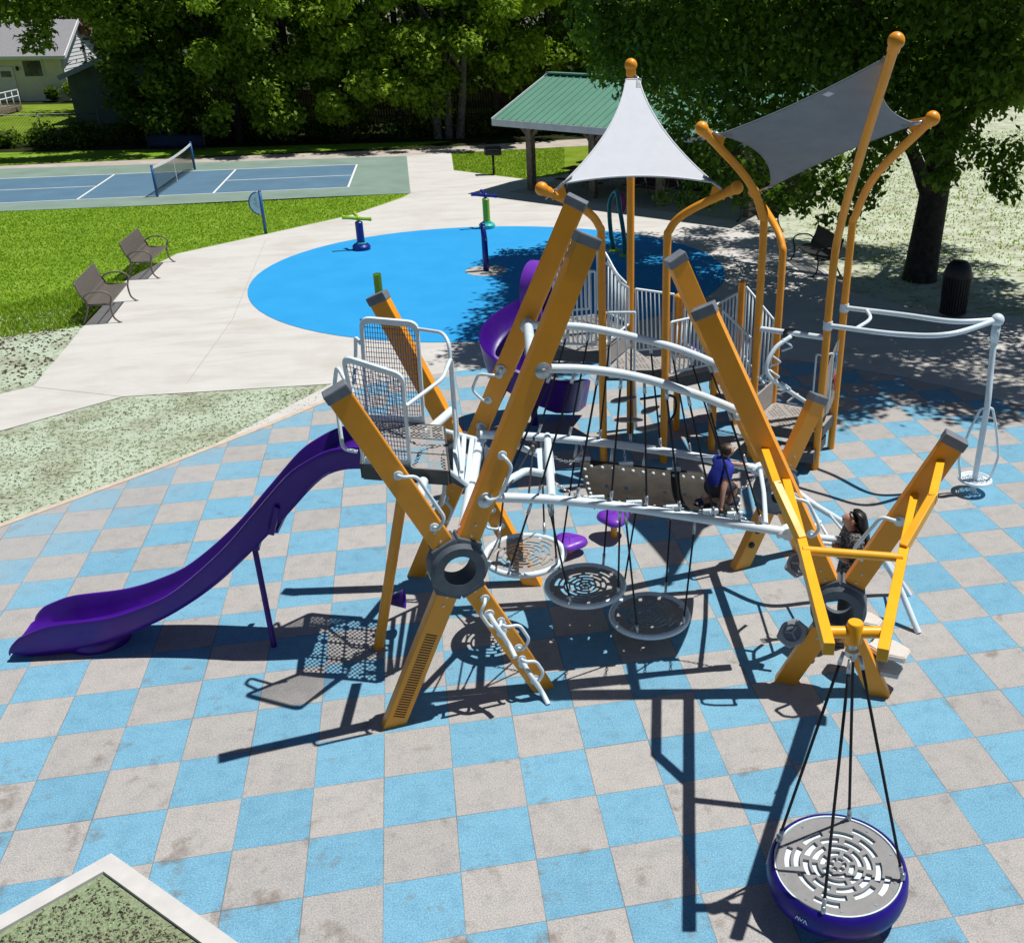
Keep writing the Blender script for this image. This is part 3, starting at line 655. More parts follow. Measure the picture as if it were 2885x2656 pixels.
# big maple on the right
def maple():
    bx, by = 12.85, 16.9
    t = thing('maple_tree', 'large spreading maple with a thick dark trunk behind the black litter bin', 'tree', (bx, by, 0))
    B = Vector((bx, by, 0))
    limbs = []
    for (dx, dy, z1, z2, r) in ((-2.4, -0.5, 3.5, 5.2, .2), (1.8, 1.2, 4.2, 7.0, .24), (-1.2, 2.6, 4.4, 7.5, .22), (2.6, -1.6, 4.6, 6.6, .2), (-3.2, -1.8, 5.2, 7.2, .17), (0.4, -2.4, 5.0, 7.5, .17), (3.0, 1.5, 5.5, 8.2, .16)):
        s = B+Vector((0.02*dx, 0.02*dy, z1-1.5)); limbs.append((s, B+Vector((dx*.45, dy*.45, z1)), B+Vector((dx*1.5, dy*1.5, z2)), r))
    obj('trunk', trunk_bm((bx, by, 0), (bx+.35, by+.1, 8.5), 0.40, limbs), 'bark', t, True)
    bl = []
    def keep(p):
        x, y, z = p
        low = 4.6 + 0.35*max(0, y-by) 
        if x > bx+1.0 and y < by: low = 5.2
        return z > low
    bl += crown_blobs(bx-0.8, by+0.8, 3.4, 13.0, 6.6, 150, 0.9, 0.7, keep, True)
    for _ in range(46): bl.append((rng.uniform(9.0, 19.5), rng.uniform(9.2, 14.5), rng.uniform(7.2, 11.0), .95, .95, .65))
    for _ in range(110):
        q = (rng.uniform(4.6, 10.5), rng.uniform(12.5, 21.5), rng.uniform(7.0, 9.6))
        if q[0]-.395*q[2] > 2.0+(q[1]-15.2)*.30: bl.append((*q, .8, .8, .55))
    for (u, v, yy, s) in ((1170, 30, 21, .8), (1215, 90, 21, .7), (1260, 60, 20, .8), (1150, 70, 22, .5), (1190, 140, 22, .5), (1240, 170, 22, .5), (1285, 150, 21, .6), (1330, 30, 19, .9), (1400, 50, 18, .9), (1480, 40, 17, .9), (1560, 30, 16, .9), (1640, 20, 16, .9), (1720, 30, 15.5, .9), (1800, 30, 15, .9), (1880, 40, 14.6, .9), (1960, 40, 14.2, .9), (1375, 170, 19.5, .7), (1340, 300, 21.5, .5), (1310, 330, 22, .4), (1365, 345, 21, .45), (1450, 380, 20, .4), (1340, 390, 21, .3), (1300, 385, 22, .28), (1520, 390, 19, .4), (1500, 270, 18.5, .7), (1440, 200, 18.5, .8), (1900, 110, 14.6, .8), (1830, 200, 15, .7), (1890, 270, 14.8, .5), (1780, 130, 15.3, .8), (1700, 200, 15.8, .8)):
        p = ay(u, v, yy); bl.append((p[0], p[1], p[2], s, s, s*.8))
    # hanging skirt of boughs, placed where the photo shows them
    for (u, v, yy, s) in ((1350, 210, 21, .75), (1390, 300, 21, .6), (1420, 350, 20, .55), (1385, 390, 20.5, .35), (1480, 330, 20, .6), (1560, 395, 19, .55), (1600, 360, 18, .6), (1650, 370, 17.5, .5), (1690, 380, 17, .5), (1700, 330, 16.5, .6), (1735, 260, 16, .7),
                          (1620, 430, 17.5, .28), (1665, 425, 17, .3), (1720, 300, 15.2, .45), (1850, 350, 15.2, .42), (1835, 290, 15.0, .5), (1870, 330, 15.0, .3), (1870, 230, 15.2, .55), (1925, 300, 15.0, .4), (1960, 350, 14.6, .42), (1990, 300, 14.6, .5), (1975, 380, 14.6, .3),
                          (1900, 200, 15.0, .6), (1950, 180, 14.6, .7), (1990, 130, 14.2, .8), (1780, 200, 15.5, .7), (1850, 150, 15, .8), (1700, 130, 15.5, .9), (1600, 90, 16, .9), (1500, 120, 17, .9), (1420, 120, 18, .9), (1350, 130, 19, .8), (1260, 130, 20.5, .7), (1300, 70, 19.5, .9), (1230, 50, 20.5, .8), (1190, 110, 21, .6), (1320, 260, 22, .6), (1300, 190, 22, .5),
                          (1580, 190, 17, .9), (1660, 230, 16.5, .8), (1480, 200, 18, .9), (1420, 260, 19, .7), (1540, 300, 18.5, .7), (1620, 300, 17.5, .7)):
        p = ay(u, v, yy); bl.append((p[0], p[1], p[2], s, s, s*.8))
    me = leaf_mesh('crown', bl, 165000, 0.10, 'leaf_big', droop=0.9, shell=0.35)
    o = bpy.data.objects.new('crown', me); COL.objects.link(o); o.parent = t; o.matrix_parent_inverse = t.matrix_basis.inverted()
maple()
# ================================================================== far buildings and fences
def house():
    t = thing('house', 'cream house with grey shingle roof and white gable siding', 'house', (-22, 72, 0))
    x1 = -20.6; y0 = 70.5; y1 = 79.5; x0 = -40; ze = 2.75; zr = 4.6; ym = (y0+y1)/2
    bm = bmesh.new(); prism(bm, [(x0, y0), (x1-.02, y0), (x1-.02, y1), (x0, y1)], -0.05, ze); obj('wall', bm, 'siding', t)
    bm = bmesh.new()                                       # gable end, lapped siding as stepped boards
    nb = 20
    for k in range(nb):
        za = k*zr/nb; zb = (k+1)*zr/nb
        def yr(z): 
            if z <= ze: return y0, y1
            f = (z-ze)/(zr-ze); return y0+(ym-y0)*f, y1-(y1-ym)*f
        a0, a1 = yr(za); b0, b1 = yr(min(zb, zr-.01))
        vs = [bm.verts.new(p) for p in ((x1+.03, a0, za), (x1+.03, a1, za), (x1, b1, zb), (x1, b0, zb))]
        bm.faces.new(vs)
        vs2 = [bm.verts.new(p) for p in ((x1+.03, a0, za), (x1+.03, a1, za), (x1, a1, za), (x1, a0, za))]; bm.faces.new(vs2)
    obj('gable_siding', bm, 'trim', t)
    bm = bmesh.new(); ov = .45
    for (ya, yb) in ((y0-ov, ym), (y1+ov, ym)):
        za = ze-ov*(zr-ze)/(ym-y0)+.1; zb = zr+.12
        q = [(x0, ya, za), (x1+.35, ya, za), (x1+.35, yb, zb), (x0, yb, zb)]
        lo = [bm.verts.new((p[0], p[1], p[2]-.1)) for p in q]; hi = [bm.verts.new(p) for p in q]
        bm.faces.new(hi); bm.faces.new(lo[::-1])
        for i in range(4): bm.faces.new((lo[i], lo[(i+1) % 4], hi[(i+1) % 4], hi[i]))
    r = obj('roof', bm, 'shingle', t)
    bm = bmesh.new(); za = ze-ov*(zr-ze)/(ym-y0)
    bar(bm, (x0, y0-ov-.03, za+.03), (x1+.36, y0-ov-.03, za+.03), .06, .2)
    bar(bm, (x1+.38, y0-ov, za+.05), (x1+.38, ym, zr+.05), .06, .22)
    obj('fascia', bm, 'trim', r)
    bm = bmesh.new(); box(bm, (-19.9-.3, 76.2, 4.6), (.6, .7, 1.7)); obj('chimney', bm, 'brick', r)
    for (u0, v0, u1, v1) in ((41, 118, 88, 151),):
        A = pv(u0, v0, (x0, y0), (x1, y0)); B = pv(u1, v1, (x0, y0), (x1, y0))
        w = abs(B[0]-A[0]); h = abs(A[2]-B[2]); c = (A+B)/2
        bm = bmesh.new()
        for s in (-1, 1):
            box(bm, (c[0]+s*w/2, y0-.03, c[2]), (.09, .07, h+.09)); box(bm, (c[0], y0-.031, c[2]+s*h/2), (w-.09, .068, .09))
        f = obj('window', bm, 'trim', t); bm = bmesh.new(); box(bm, (c[0], y0-.012, c[2]), (w-.05, .03, h-.05)); obj('pane', bm, 'glass', f)
    p = pv(8, 128, (x0, y0), (x1, y0))
    bm = bmesh.new(); box(bm, (p[0], y0-.04, 1.03), (.95, .06, 2.06)); d = obj('door', bm, 'trim', t)
    bm = bmesh.new(); box(bm, (p[0], y0-.08, 1.62), (.6, .03, .35)); obj('door_window', bm, 'glass', d)
    bm = bmesh.new(); sphere(bm, (p[0]+.75, y0-.14, 1.95), .1, 8, 6, (1, 1, 1.4)); obj('wall_lamp', bm, 'black', t, True)
    bm = bmesh.new(); tube(bm, [(x1+.08, y0-.08, .1), (x1+.08, y0-.08, ze-.1)], .045, 8); obj('downpipe', bm, 'trim', t, True)
house()
def ramp_rail():
    t = thing('ramp', 'white railed access ramp leading to the house door', 'ramp', (-24, 62, 0))
    P = [gp(-60, 236)[:2], gp(20, 225)[:2], gp(45, 214)[:2]]
    A = Vector((*gp(-60, 245)[:2], 0)); B = Vector((*gp(45, 216)[:2], 0)); d = (B-A).normalized(); s = Vector((-d.y, d.x, 0))
    bm = bmesh.new(); q = [A, B, B+s*1.5, A+s*1.5]; prism(bm, [(p.x, p.y) for p in q][::-1], .02, .28); obj('ramp_deck', bm, 'wood', t)
    for off in (0.05, 1.45):
        bm = bmesh.new()
        for zz in (.95, .62):
            tube(bm, rounded([A+s*off+Vector((0, 0, zz+.2)), B+s*off+Vector((0, 0, zz+.2))], .05), .035, 6)
        n = 8
        for k in range(n+1):
            p = A.lerp(B, k/n)+s*off; tube(bm, [p+Vector((0, 0, .05)), p+Vector((0, 0, 1.15))], .03, 6)
        obj('handrail', bm, 'trim', t, True)
ramp_rail()
for (u, v, s, lb) in ((102, 187, .55, 'reddish shrub left of the two under the house window'), (150, 192, .7, 'round green shrub at the house corner under the window')):
    p = gp(u, v); t = thing('shrub', lb, 'shrub', (p[0], 69.6, 0), 0, 'shrubs along the house wall')
    x = gp(u, v)[0]*69.6/gp(u, v)[1]
    me = leaf_mesh('foliage', [(x+rng.uniform(-s, s)*.6, 69.6+rng.uniform(-.3, .3), rng.uniform(.2, s*1.4), s*.6, s*.5, s*.5) for _ in range(7)], 2200, .1, 'leaf_c' if s < .6 else 'leaf_a')
    o = bpy.data.objects.new('foliage', me); COL.objects.link(o); o.parent = t; o.matrix_parent_inverse = t.matrix_basis.inverted()
    bm = bmesh.new(); tube(bm, [(x, 69.6, 0), (x+.05, 69.6, .5)], .04, 6); obj('stem', bm, 'bark', t)
def shed():
    t = thing('shed', 'dark slate green shed with sloping roof in tree shade', 'shed', (-14.5, 57.5, 0))
    A = gp(140, 240); B = gp(230, 236); A[2] = B[2] = 0
    y0 = 56.2; x0 = -16.5; x1 = -10.9
    bm = bmesh.new(); zl = 2.35; zr = 4.6
    lo = [(x0, y0, -.05), (x1, y0, -.05), (x1, y0+3.5, -.05), (x0, y0+3.5, -.05)]; hi = [(x0, y0, zl), (x1, y0, zr), (x1, y0+3.5, zr), (x0, y0+3.5, zl)]
    L = [bm.verts.new(p) for p in lo]; H = [bm.verts.new(p) for p in hi]
    bm.faces.new(L[::-1]); bm.faces.new(H)
    for i in range(4): bm.faces.new((L[i], L[(i+1) % 4], H[(i+1) % 4], H[i]))
    w = obj('wall', bm, 'shed', t)
    bm = bmesh.new(); d = Vector((x1-x0, 0, zr-zl)).normalized()
    bar(bm, Vector((x0, y0+1.75, zl+.1))-d*.35, Vector((x1, y0+1.75, zr+.1))+d*.3, 4.2, .1, (0, 0, 1)); r = obj('roof', bm, 'shingle', t)
    bm = bmesh.new(); bar(bm, Vector((x0, y0-.4, zl+.08))-d*.35, Vector((x1, y0-.4, zr+.08))+d*.3, .06, .24, (0, 0, 1)); obj('fascia', bm, 'fasciablue', r)
shed()
def chain_fence():
    t = thing('chain_link_fence', 'weathered chain link fence with rail posts before the house garden', 'fence', (-20, 48.5, 0))
    xs = [-31, -28, -25, -22, -19, -16, -13.4]; y = 48.6
    for k, x in enumerate(xs):
        bm = bmesh.new(); tube(bm, [(x, y, -.1), (x, y, 1.3)], .035, 8); sphere(bm, (x, y, 1.31), .05, 8, 6); obj('post', bm, 'chainlink', t, True)
    bm = bmesh.new(); tube(bm, [(xs[0], y, 1.22), (xs[-1], y, 1.22)], .022, 6); obj('rail', bm, 'chainlink', t, True)
    bm = bmesh.new()
    x = xs[0]
    while x < xs[-1]:
        for s in (1, -1):
            a = (x, y, .02 if s > 0 else 1.2); 
            e = x+1.18
            tube(bm, [(x, y+.004*s, .03 if s > 0 else 1.2), (e, y+.004*s, 1.2 if s > 0 else .03)], .006, 3, False)
        x += .13
    obj('mesh', bm, 'chainlink', t)
    bm = bmesh.new(); tube(bm, [(-16.2, 48.7, 1.2), (-15.0, 56.0, 1.2)], .022, 6); tube(bm, [(-16.1, 52, -.1), (-16.1, 52, 1.25)], .03, 6)
chain_fence()
def board_fence():
    t = thing('board_fence', 'dark brown board fence in deep shade behind the trees', 'fence', (0, 52.5, 0))
    for k in range(9):
        x = -9+3.2*k; bm = bmesh.new(); box(bm, (x, 52.6, .95), (.12, .12, 2.1)); obj('post', bm, 'darkwood', t)
    bm = bmesh.new(); x = -9.0
    while x < 16.4:
        h = 1.8+random.uniform(-.02, .02); box(bm, (x+.07, 52.5+random.uniform(-.005, .005), h/2), (.132, .022, h)); x += .14
    obj('boards', bm, 'darkwood', t)
    bm = bmesh.new()
    for z in (.4, 1.5): bar(bm, (-9, 52.535, z), (16.4, 52.535, z), .04, .09)
    obj('rail', bm, 'darkwood', t)
board_fence()
def banner():
    t = thing('court_banner', 'long dark blue vinyl banner on posts at the tree line', 'banner', (-9.4, 44.8, 0))
    A = gp(292, 293); B = gp(402, 293); A[2] = B[2] = 0
    bm = bmesh.new(); nx = 24; nz = 4; g = []
    for i in range(nx+1):
        col = []
        for k in range(nz+1):
            p = Vector(A).lerp(Vector(B), i/nx); col.append(bm.verts.new((p.x, p.y+.03*math.sin(i*1.3)*(k % 3)/2, .06+.58*k/nz-.015*math.sin(math.pi*(i % 6)/6)*(k == nz))))
        g.append(col)
    for i in range(nx):
        for k in range(nz): bm.faces.new((g[i][k], g[i+1][k], g[i+1][k+1], g[i][k+1]))
    bmesh.ops.solidify(bm, geom=bm.faces[:], thickness=.01)
    obj('sheet', bm, 'blank', t, True)
    for i in range(5):
        p = Vector(A).lerp(Vector(B), i/4); bm = bmesh.new(); tube(bm, [(p.x, p.y+.05, -.1), (p.x, p.y+.05, .68)], .025, 6); obj('post', bm, 'chainlink', t, True)
banner()
def net():
    A = gp(308.5, 384.5); B = gp(382, 331.5); A[2] = B[2] = 0; A, B = Vector(A), Vector(B)
    t = thing('tennis_net', 'dark mesh tennis net with white headband across the blue court', 'net', A)
    for p in (A, B):
        bm = bmesh.new(); tube(bm, [p-Vector((0, 0, .05)), p+Vector((0, 0, 1.0))], .045, 10); sphere(bm, p+Vector((0, 0, 1.0)), .05, 8, 6); obj('post', bm, 'bluemet', t, True)
    n = 90; top = []
    for i in range(n+1):
        q = A.lerp(B, i/n); s = 1-(2*i/n-1)**2; top.append(q+Vector((0, 0, .95-.09*s)))
    bm = bmesh.new()
    for i in range(n):
        bar(bm, top[i], top[i+1], .02, .08)
    obj('headband', bm, 'line', t)
    bm = bmesh.new()
    for i in range(0, n+1):
        b_ = A.lerp(B, i/n); tube(bm, [b_+Vector((0, 0, .06)), top[i]-Vector((0, 0, .03))], .0045, 3, False)
    for k in range(1, 15):
        tube(bm, [A.lerp(B, i/n)+Vector((0, 0, .06+(top[i].z-.1)*k/15)) for i in range(0, n+1, 6)], .0045, 3, False)
    obj('mesh', bm, 'black', t)
    bm = bmesh.new(); q = A.lerp(B, .5); bar(bm, q+Vector((0, 0, .0)), q+Vector((0, 0, .84)), .006, .06, (B-A)); obj('centre_strap', bm, 'line', t)
net()
# ------------------------------------------------------------------ shelter
def shelter():
    pl, pm, pr = [Vector(gp(*q)) for q in ((1043, 372), (1156, 392), (1294, 403))]
    d = (pr-pl); d.z = 0; d.normalize(); n = Vector((-d.y, d.x, 0))      # n points away from the camera
    if n.y < 0: n = -n
    t = thing('picnic_shelter', 'open timber picnic shelter with ribbed green metal roof', 'shelter', pl)
    L0 = -0.8; L1 = (pr-pl).length+4.2; W = 5.6; ze = 2.40; zr = 3.72
    O = pl
    def P(a, b_, z): return O+d*a+n*b_+Vector((0, 0, z))
    post_a = [0, (pr-pl).length*.5, (pr-pl).length, (pr-pl).length+3.2]
    for a in post_a:
        for b_ in (0, W-1.2):
            bm = bmesh.new(); box(bm, P(a, b_, 1.2), (.24, .24, 2.5), Matrix((d, n, (0, 0, 1))).transposed(), .01)
            po = obj('post', bm, 'wood', t)
            bm = bmesh.new()
            for s in (-1, 1): bar(bm, P(a, b_, 1.75), P(a+s*.62, b_, 2.38), .1, .1, n)
            obj('brace', bm, 'wood', po)
    for b_ in (0, W-1.2):
        bm = bmesh.new(); bar(bm, P(L0+.2, b_, 2.36), P(L1-.2, b_, 2.36), .16, .26); obj('beam', bm, 'wood', t)
    # roof: two ribbed planes
    b0, b1 = -1.0, W-.2; bmid = (b0+b1)/2
    bm = bmesh.new()
    for (ba, bb) in ((b0, bmid), (b1, bmid)):
        q = [P(L0, ba, ze+.06), P(L1, ba, ze+.06), P(L1, bb, zr), P(L0, bb, zr)]
        hi = [bm.verts.new(p) for p in q]; lo = [bm.verts.new(p-Vector((0, 0, .05))) for p in q]
        bm.faces.new(hi); bm.faces.new(lo[::-1])
        for i in range(4): bm.faces.new((lo[i], lo[(i+1) % 4], hi[(i+1) % 4], hi[i]))
        a = L0+.12
        while a < L1:
            bar(bm, P(a, ba, ze+.075), P(a, bb, zr+.015), .035, .035); a += .3
    bar(bm, P(L0, bmid, zr+.03), P(L1, bmid, zr+.03), .36, .05)
    r = obj('roof', bm, 'greenroof', t)
    bm = bmesh.new(); bar(bm, P(L0-.02, b0-.03, ze-.06), P(L1, b0-.03, ze-.06), .05, .22)
    for L in (L0-.03,):
        bar(bm, P(L, b0, ze-.02), P(L, bmid, zr-.09), .05, .2); bar(bm, P(L, b1, ze-.02), P(L, bmid, zr-.09), .05, .2)
    obj('fascia', bm, 'fascia', r)
    bm = bmesh.new()                                      # dark board wall of the storage block inside
    a0 = (pr-pl).length*.46; prism(bm, [tuple(P(a, b_, 0)[:2]) for a, b_ in ((a0, W-2.6), (L1-.6, W-2.6), (L1-.6, W-1.3), (a0, W-1.3))], -.05, 2.3); obj('wall', bm, 'darkwood', t)
    bm = bmesh.new(); prism(bm, [tuple(P(a, b_, 0)[:2]) for a, b_ in ((L0+.3, b0+.3), (L1-.3, b0+.3), (L1-.3, b1-.3), (L0+.3, b1-.3))], -.05, -.012); obj('floor_slab', bm, 'ground_conc', t)
    # picnic tables
    def table(a, b_, label):
        c = P(a, b_, 0); tt = thing('picnic_table', label, 'picnic table', c, 0, 'picnic tables under the shelter')
        mm = Matrix((d, n, (0, 0, 1))).transposed()
        bm = bmesh.new()
        for k in range(5): box(bm, c+n*(-.3+.15*k)+Vector((0, 0, .745)), (1.9, .135, .04), mm)
        obj('table_top', bm, 'redbrown', tt)
        for s in (-1, 1):
            bm = bmesh.new()
            for k in range(2): box(bm, c+n*s*(.6+.15*k)+Vector((0, 0, .445)), (1.9, .135, .04), mm)
            obj('bench_seat', bm, 'redbrown', tt)
            bm = bmesh.new(); e = c+d*s*.65
            tube(bm, [e+n*-.55+Vector((0, 0, 0)), e+n*-.25+Vector((0, 0, .72))], .024, 6); tube(bm, [e+n*.55, e+n*.25+Vector((0, 0, .72))], .024, 6)
            tube(bm, [e+n*-.72+Vector((0, 0, .42)), e+n*.72+Vector((0, 0, .42))], .024, 6); obj('leg_frame', bm, 'steel', tt, True)
    table(1.5, 2.3, 'red brown picnic table near the left shelter post'); table(1.9, .9, 'red brown picnic table nearest the front edge of the shelter'); table(4.6, 1.0, 'red brown picnic table by the right front shelter post')
shelter()
def grill():
    p = Vector(gp(968, 341)); p.z = 0
    t = thing('park_grill', 'black charcoal grill on a post at the lawn corner', 'grill', p)
    bm = bmesh.new(); tube(bm, [p, p+Vector((0, 0, .72))], .045, 8); obj('post', bm, 'black', t, True)
    bm = bmesh.new(); c = p+Vector((0, 0, .86)); w, dp, h = .62, .42, .26
    box(bm, c-Vector((0, 0, h/2)), (w, dp, .02))
    for s in (-1, 1): box(bm, c+Vector((s*w/2, 0, .011)), (.02, dp, h))
    box(bm, c+Vector((0, dp/2, .011)), (w-.022, .02, h)); box(bm, c+Vector((0, -dp/2, -.06)), (w-.022, .02, h*.5)); obj('firebox', bm, 'black', t)
    bm = bmesh.new()
    for k in range(9): tube(bm, [c+Vector((-.28+.07*k, -.2, .04)), c+Vector((-.28+.07*k, .19, .04))], .006, 4)
    tube(bm, [c+Vector((-.3, -.2, .04)), c+Vector((-.3, -.34, .06))], .012, 5); tube(bm, [c+Vector((.3, -.2, .04)), c+Vector((.3, -.34, .06))], .012, 5); obj('grate', bm, 'steel', t)
grill()
# ------------------------------------------------------------------ benches
def bench_proto(m, label, group):
    t = thing('park_bench', label, 'bench', (0, 0, 0), 0, group)
    # faces -Y, width along X
    def prof(s): # seat+back profile, (y,z)
        return [(-.30, .43), (-.15, .425), (0.02, .41), (.14, .42), (.20, .50), (.245, .64), (.29, .80), (.33, .90)]
    pr_ = smooth_path([(0, y, z) for y, z in prof(0)], 6)
    for nm, lo, hi in (('seat', 0, 24), ('backrest', 25, len(pr_)-1)):
        bm = bmesh.new()
        for i in range(31):                              # vertical strap slats
            x = -.84+1.68*i/30
            for k in range(lo, hi, 3):
                a, b_ = pr_[k], pr_[min(k+3, hi)]
                bar(bm, (x, a.y, a.z), (x, b_.y, b_.z), .043, .008, (0, .5, 1), 0, .002)
        for k in (lo, hi):
            tube(bm, [(-.86, pr_[k].y, pr_[k].z), (.86, pr_[k].y, pr_[k].z)], .014, 6)
        obj(nm, bm, m, t)
    for s in (-.86, .86):
        bm = bmesh.new()
        tube(bm, smooth_path([(s, .33, .90), (s, .26, .66), (s, .17, .45), (s, .22, .22), (s, .34, .0)], 5), .022, 7)
        tube(bm, smooth_path([(s, -.40, .0), (s, -.30, .12), (s, -.28, .34), (s, -.30, .44), (s, -.33, .58), (s, -.20, .68), (s, .05, .68), (s, .20, .60), (s, .24, .55)], 5), .02, 7)
        tube(bm, [(s, -.29, .40), (s, .17, .42)], .018, 6)
        for y in (-.40, .34): tube(bm, [(s, y, 0), (s, y, .012)], .045, 8)
        obj('leg', bm, 'benchgrey' if m == 'benchgrey' else 'black', t, True)
    bm = bmesh.new(); tube(bm, [(-.86, -.1, .39), (.86, -.1, .39)], .014, 6); tube(bm, [(-.86, .19, .3), (.86, .19, .3)], .014, 6); obj('stretcher', bm, 'black', t, True)
    return t
def rot_to(o, face):   # bench faces -Y locally
    o.rotation_euler.z = math.atan2(face[1], face[0])+math.pi/2
def place(o, pa, pb, z=-.02):
    """two front feet positions"""
    a, b_ = Vector(gp(*pa)[:2]), Vector(gp(*pb)[:2])
    d = (b_-a).normalized(); n = Vector((d.y, -d.x))
    mid = (a+b_)/2
    return mid, d
b1 = bench_proto('benchgrey', 'grey strap bench nearest the camera on the left lawn edge', 'benches along the left edge of the plaza')
b1.location = (-6.05, 18.0, -.02); rot_to(b1, (1.0, 0.02))
b2 = copy_tree(b1); b2['label'] = 'grey strap bench farther back on the left lawn edge'
b2.location = (-5.95, 21.75, -.02); rot_to(b2, (1.0, -0.03))
b3 = bench_proto('benchdark', 'dark bench in tree shade near the thick maple trunk', 'benches along the right edge of the plaza')
b3.location = (10.75, 18.5, -.02); rot_to(b3, (-1.0, 0.02))
b4 = copy_tree(b3); b4['label'] = 'dark bench at the sunny far end of the plaza behind an orange pole'
b4.location = (11.0, 23.6, -.02); rot_to(b4, (-1.0, -0.08))
def bin_():
    p = Vector(gp(1866, 618)); p.z = 0
    t = thing('litter_bin', 'tall black slatted litter bin with dome lid in tree shade', 'litter bin', p)
    bm = bmesh.new()
    for k in range(30):
        a = 2*math.pi*k/30; bar(bm, p+Vector((.27*math.cos(a), .27*math.sin(a), .06)), p+Vector((.3*math.cos(a), .3*math.sin(a), .86)), .04, .012, (math.cos(a), math.sin(a), 0))
    for z in (.08, .45, .84): tube(bm, [p+Vector((.285*math.cos(2*math.pi*k/24), .285*math.sin(2*math.pi*k/24), z)) for k in range(24)], .014, 5, closed=True)
    obj('slatted_body', bm, 'black', t)
    bm = bmesh.new(); lathe(bm, [(.001, .05), (.25, .05), (.26, .84)], p, 20); obj('liner', bm, 'black', t, True)
    bm = bmesh.new(); lathe(bm, [(.31, .86), (.32, .9), (.27, 1.02), (.24, 1.12), (.15, 1.2), (.001, 1.22)], p, 24); obj('dome_lid', bm, 'black', t, 40)
bin_()
# ------------------------------------------------------------------ splash features
def sprayer(px, label, body, base, head, h=.84):
    p = Vector(gp(*px)); p.z = -.012
    t = thing('water_sprayer', label, 'water sprayer', p, 0, 'sprayers on the splash pad')
    bm = bmesh.new(); lathe(bm, [(.001, 0), (.24, 0), (.245, .1), (.2, .15), (.12, .16), (.001, .16)], p, 24); b_ = obj('base', bm, base, t, 40)
    bm = bmesh.new(); lathe(bm, [(.14, .155), (.145, .19), (.12, .2)], p, 20); obj('ring', bm, 'aqua', b_, 40)
    bm = bmesh.new(); lathe(bm, [(.105, .16), (.105, h-.1), (.085, h-.08), (.001, h-.08)], p, 20); obj('pole', bm, body, t, 40)
    bm = bmesh.new(); c = p+Vector((0, 0, h)); tube(bm, [c-Vector((0, 0, .12)), c+Vector((0, 0, .06))], .035, 8)
    for ang, tilt, L in ((.2, -.12, .34), (3.3, .16, .42), (1.9, .3, .3)):
        d = Vector((math.cos(ang), math.sin(ang), tilt)); tube(bm, [c, c+d*L*.6, c+d*L], [.05, .045, .06], 8)
    sphere(bm, c, .075, 10, 8); obj('nozzle_head', bm, head, t, 40); return t
sprayer((709, 488), 'water sprayer with dark blue post and lime nozzles', 'navy', 'navy', 'lime')
sprayer((955, 446), 'water sprayer with green post, aqua base and blue nozzles', 'lime', 'aqua', 'navy', .95)
def pipe_spray():
    p = Vector(gp(953, 530)); p.z = -.012
    t = thing('spray_post', 'slim dark blue spray post on a round concrete pad', 'spray post', p)
    bm = bmesh.new(); lathe(bm, [(.001, .006), (.52, .006), (.53, -.02)], p, 40); obj('footing', bm, 'ground_conc', t)
    bm = bmesh.new(); tube(bm, [p, p+Vector((0, 0, .82)), p+Vector((-.02, 0, 1.14))], [.075, .075, .06], 12); sphere(bm, p+Vector((-.02, 0, 1.15)), .062, 10, 8); obj('post', bm, 'navy', t, True)
    bm = bmesh.new(); box(bm, p+Vector((.03, -.06, .8)), (.03, .03, .05)); obj('nozzle', bm, 'aqua', t)
    p = Vector(gp(748, 622)); p.z = -.012
    t = thing('spray_post', 'lime green spray pipe with slanted open top behind the left tower', 'spray post', p)
    bm = bmesh.new(); top = vp(748, 536, p)[2]; tube(bm, [p, (p.x, p.y, top)], .085, 14, False); 
    bmesh.ops.solidify(bm, geom=bm.faces[:], thickness=.008); obj('pipe', bm, 'lime', t, 40)
    bm = bmesh.new(); lathe(bm, [(.001, top-.03), (.08, top-.03)], (p.x, p.y, 0), 14); obj('mouth', bm, 'lime', t)
pipe_spray()
def hoop():
    a = Vector(gp(1203, 490)); b_ = Vector(gp(1226, 500)); a.z = b_.z = -.012
    t = thing('water_hoop', 'tall teal water hoop with magenta fin behind the orange mast', 'water hoop', a)
    top = Vector(((a.x+b_.x)/2-.08, (a.y+b_.y)/2, 1.62))
    bm = bmesh.new(); tube(bm, smooth_path([a, a+Vector((-.10, 0, .7)), a+Vector((-.10, 0, 1.3)), top, b_+Vector((-.16, 0, 1.25)), b_+Vector((-.06, 0, .65)), b_], 8), .06, 12)
    obj('hoop_pipe', bm, 'teal', t, True)
    for p in (a, b_): bm = bmesh.new(); lathe(bm, [(.001, .05), (.12, .05), (.19, .015), (.2, .0)], p, 20); obj('base_flange', bm, 'lime', t, 40)
    bm = bmesh.new(); q = smooth_path([top+Vector((.08, .02, .0)), top+Vector((.22, .02, -.12)), top+Vector((.25, .02, -.42)), top+Vector((.14, .02, -.62))], 5)
    lo = smooth_path([top+Vector((.06, .02, -.03)), top+Vector((.12, .02, -.18)), top+Vector((.14, .02, -.42)), top+Vector((.13, .02, -.62))], 5)
    for i in range(len(q)-1):
        try: bm.faces.new([bm.verts.new(v) for v in (q[i], q[i+1], lo[i+1], lo[i])])
        except Exception: pass
    bmesh.ops.remove_doubles(bm, verts=bm.verts, dist=.001); bmesh.ops.solidify(bm, geom=bm.faces[:], thickness=.03); obj('fin', bm, 'magenta', t, True)
hoop()
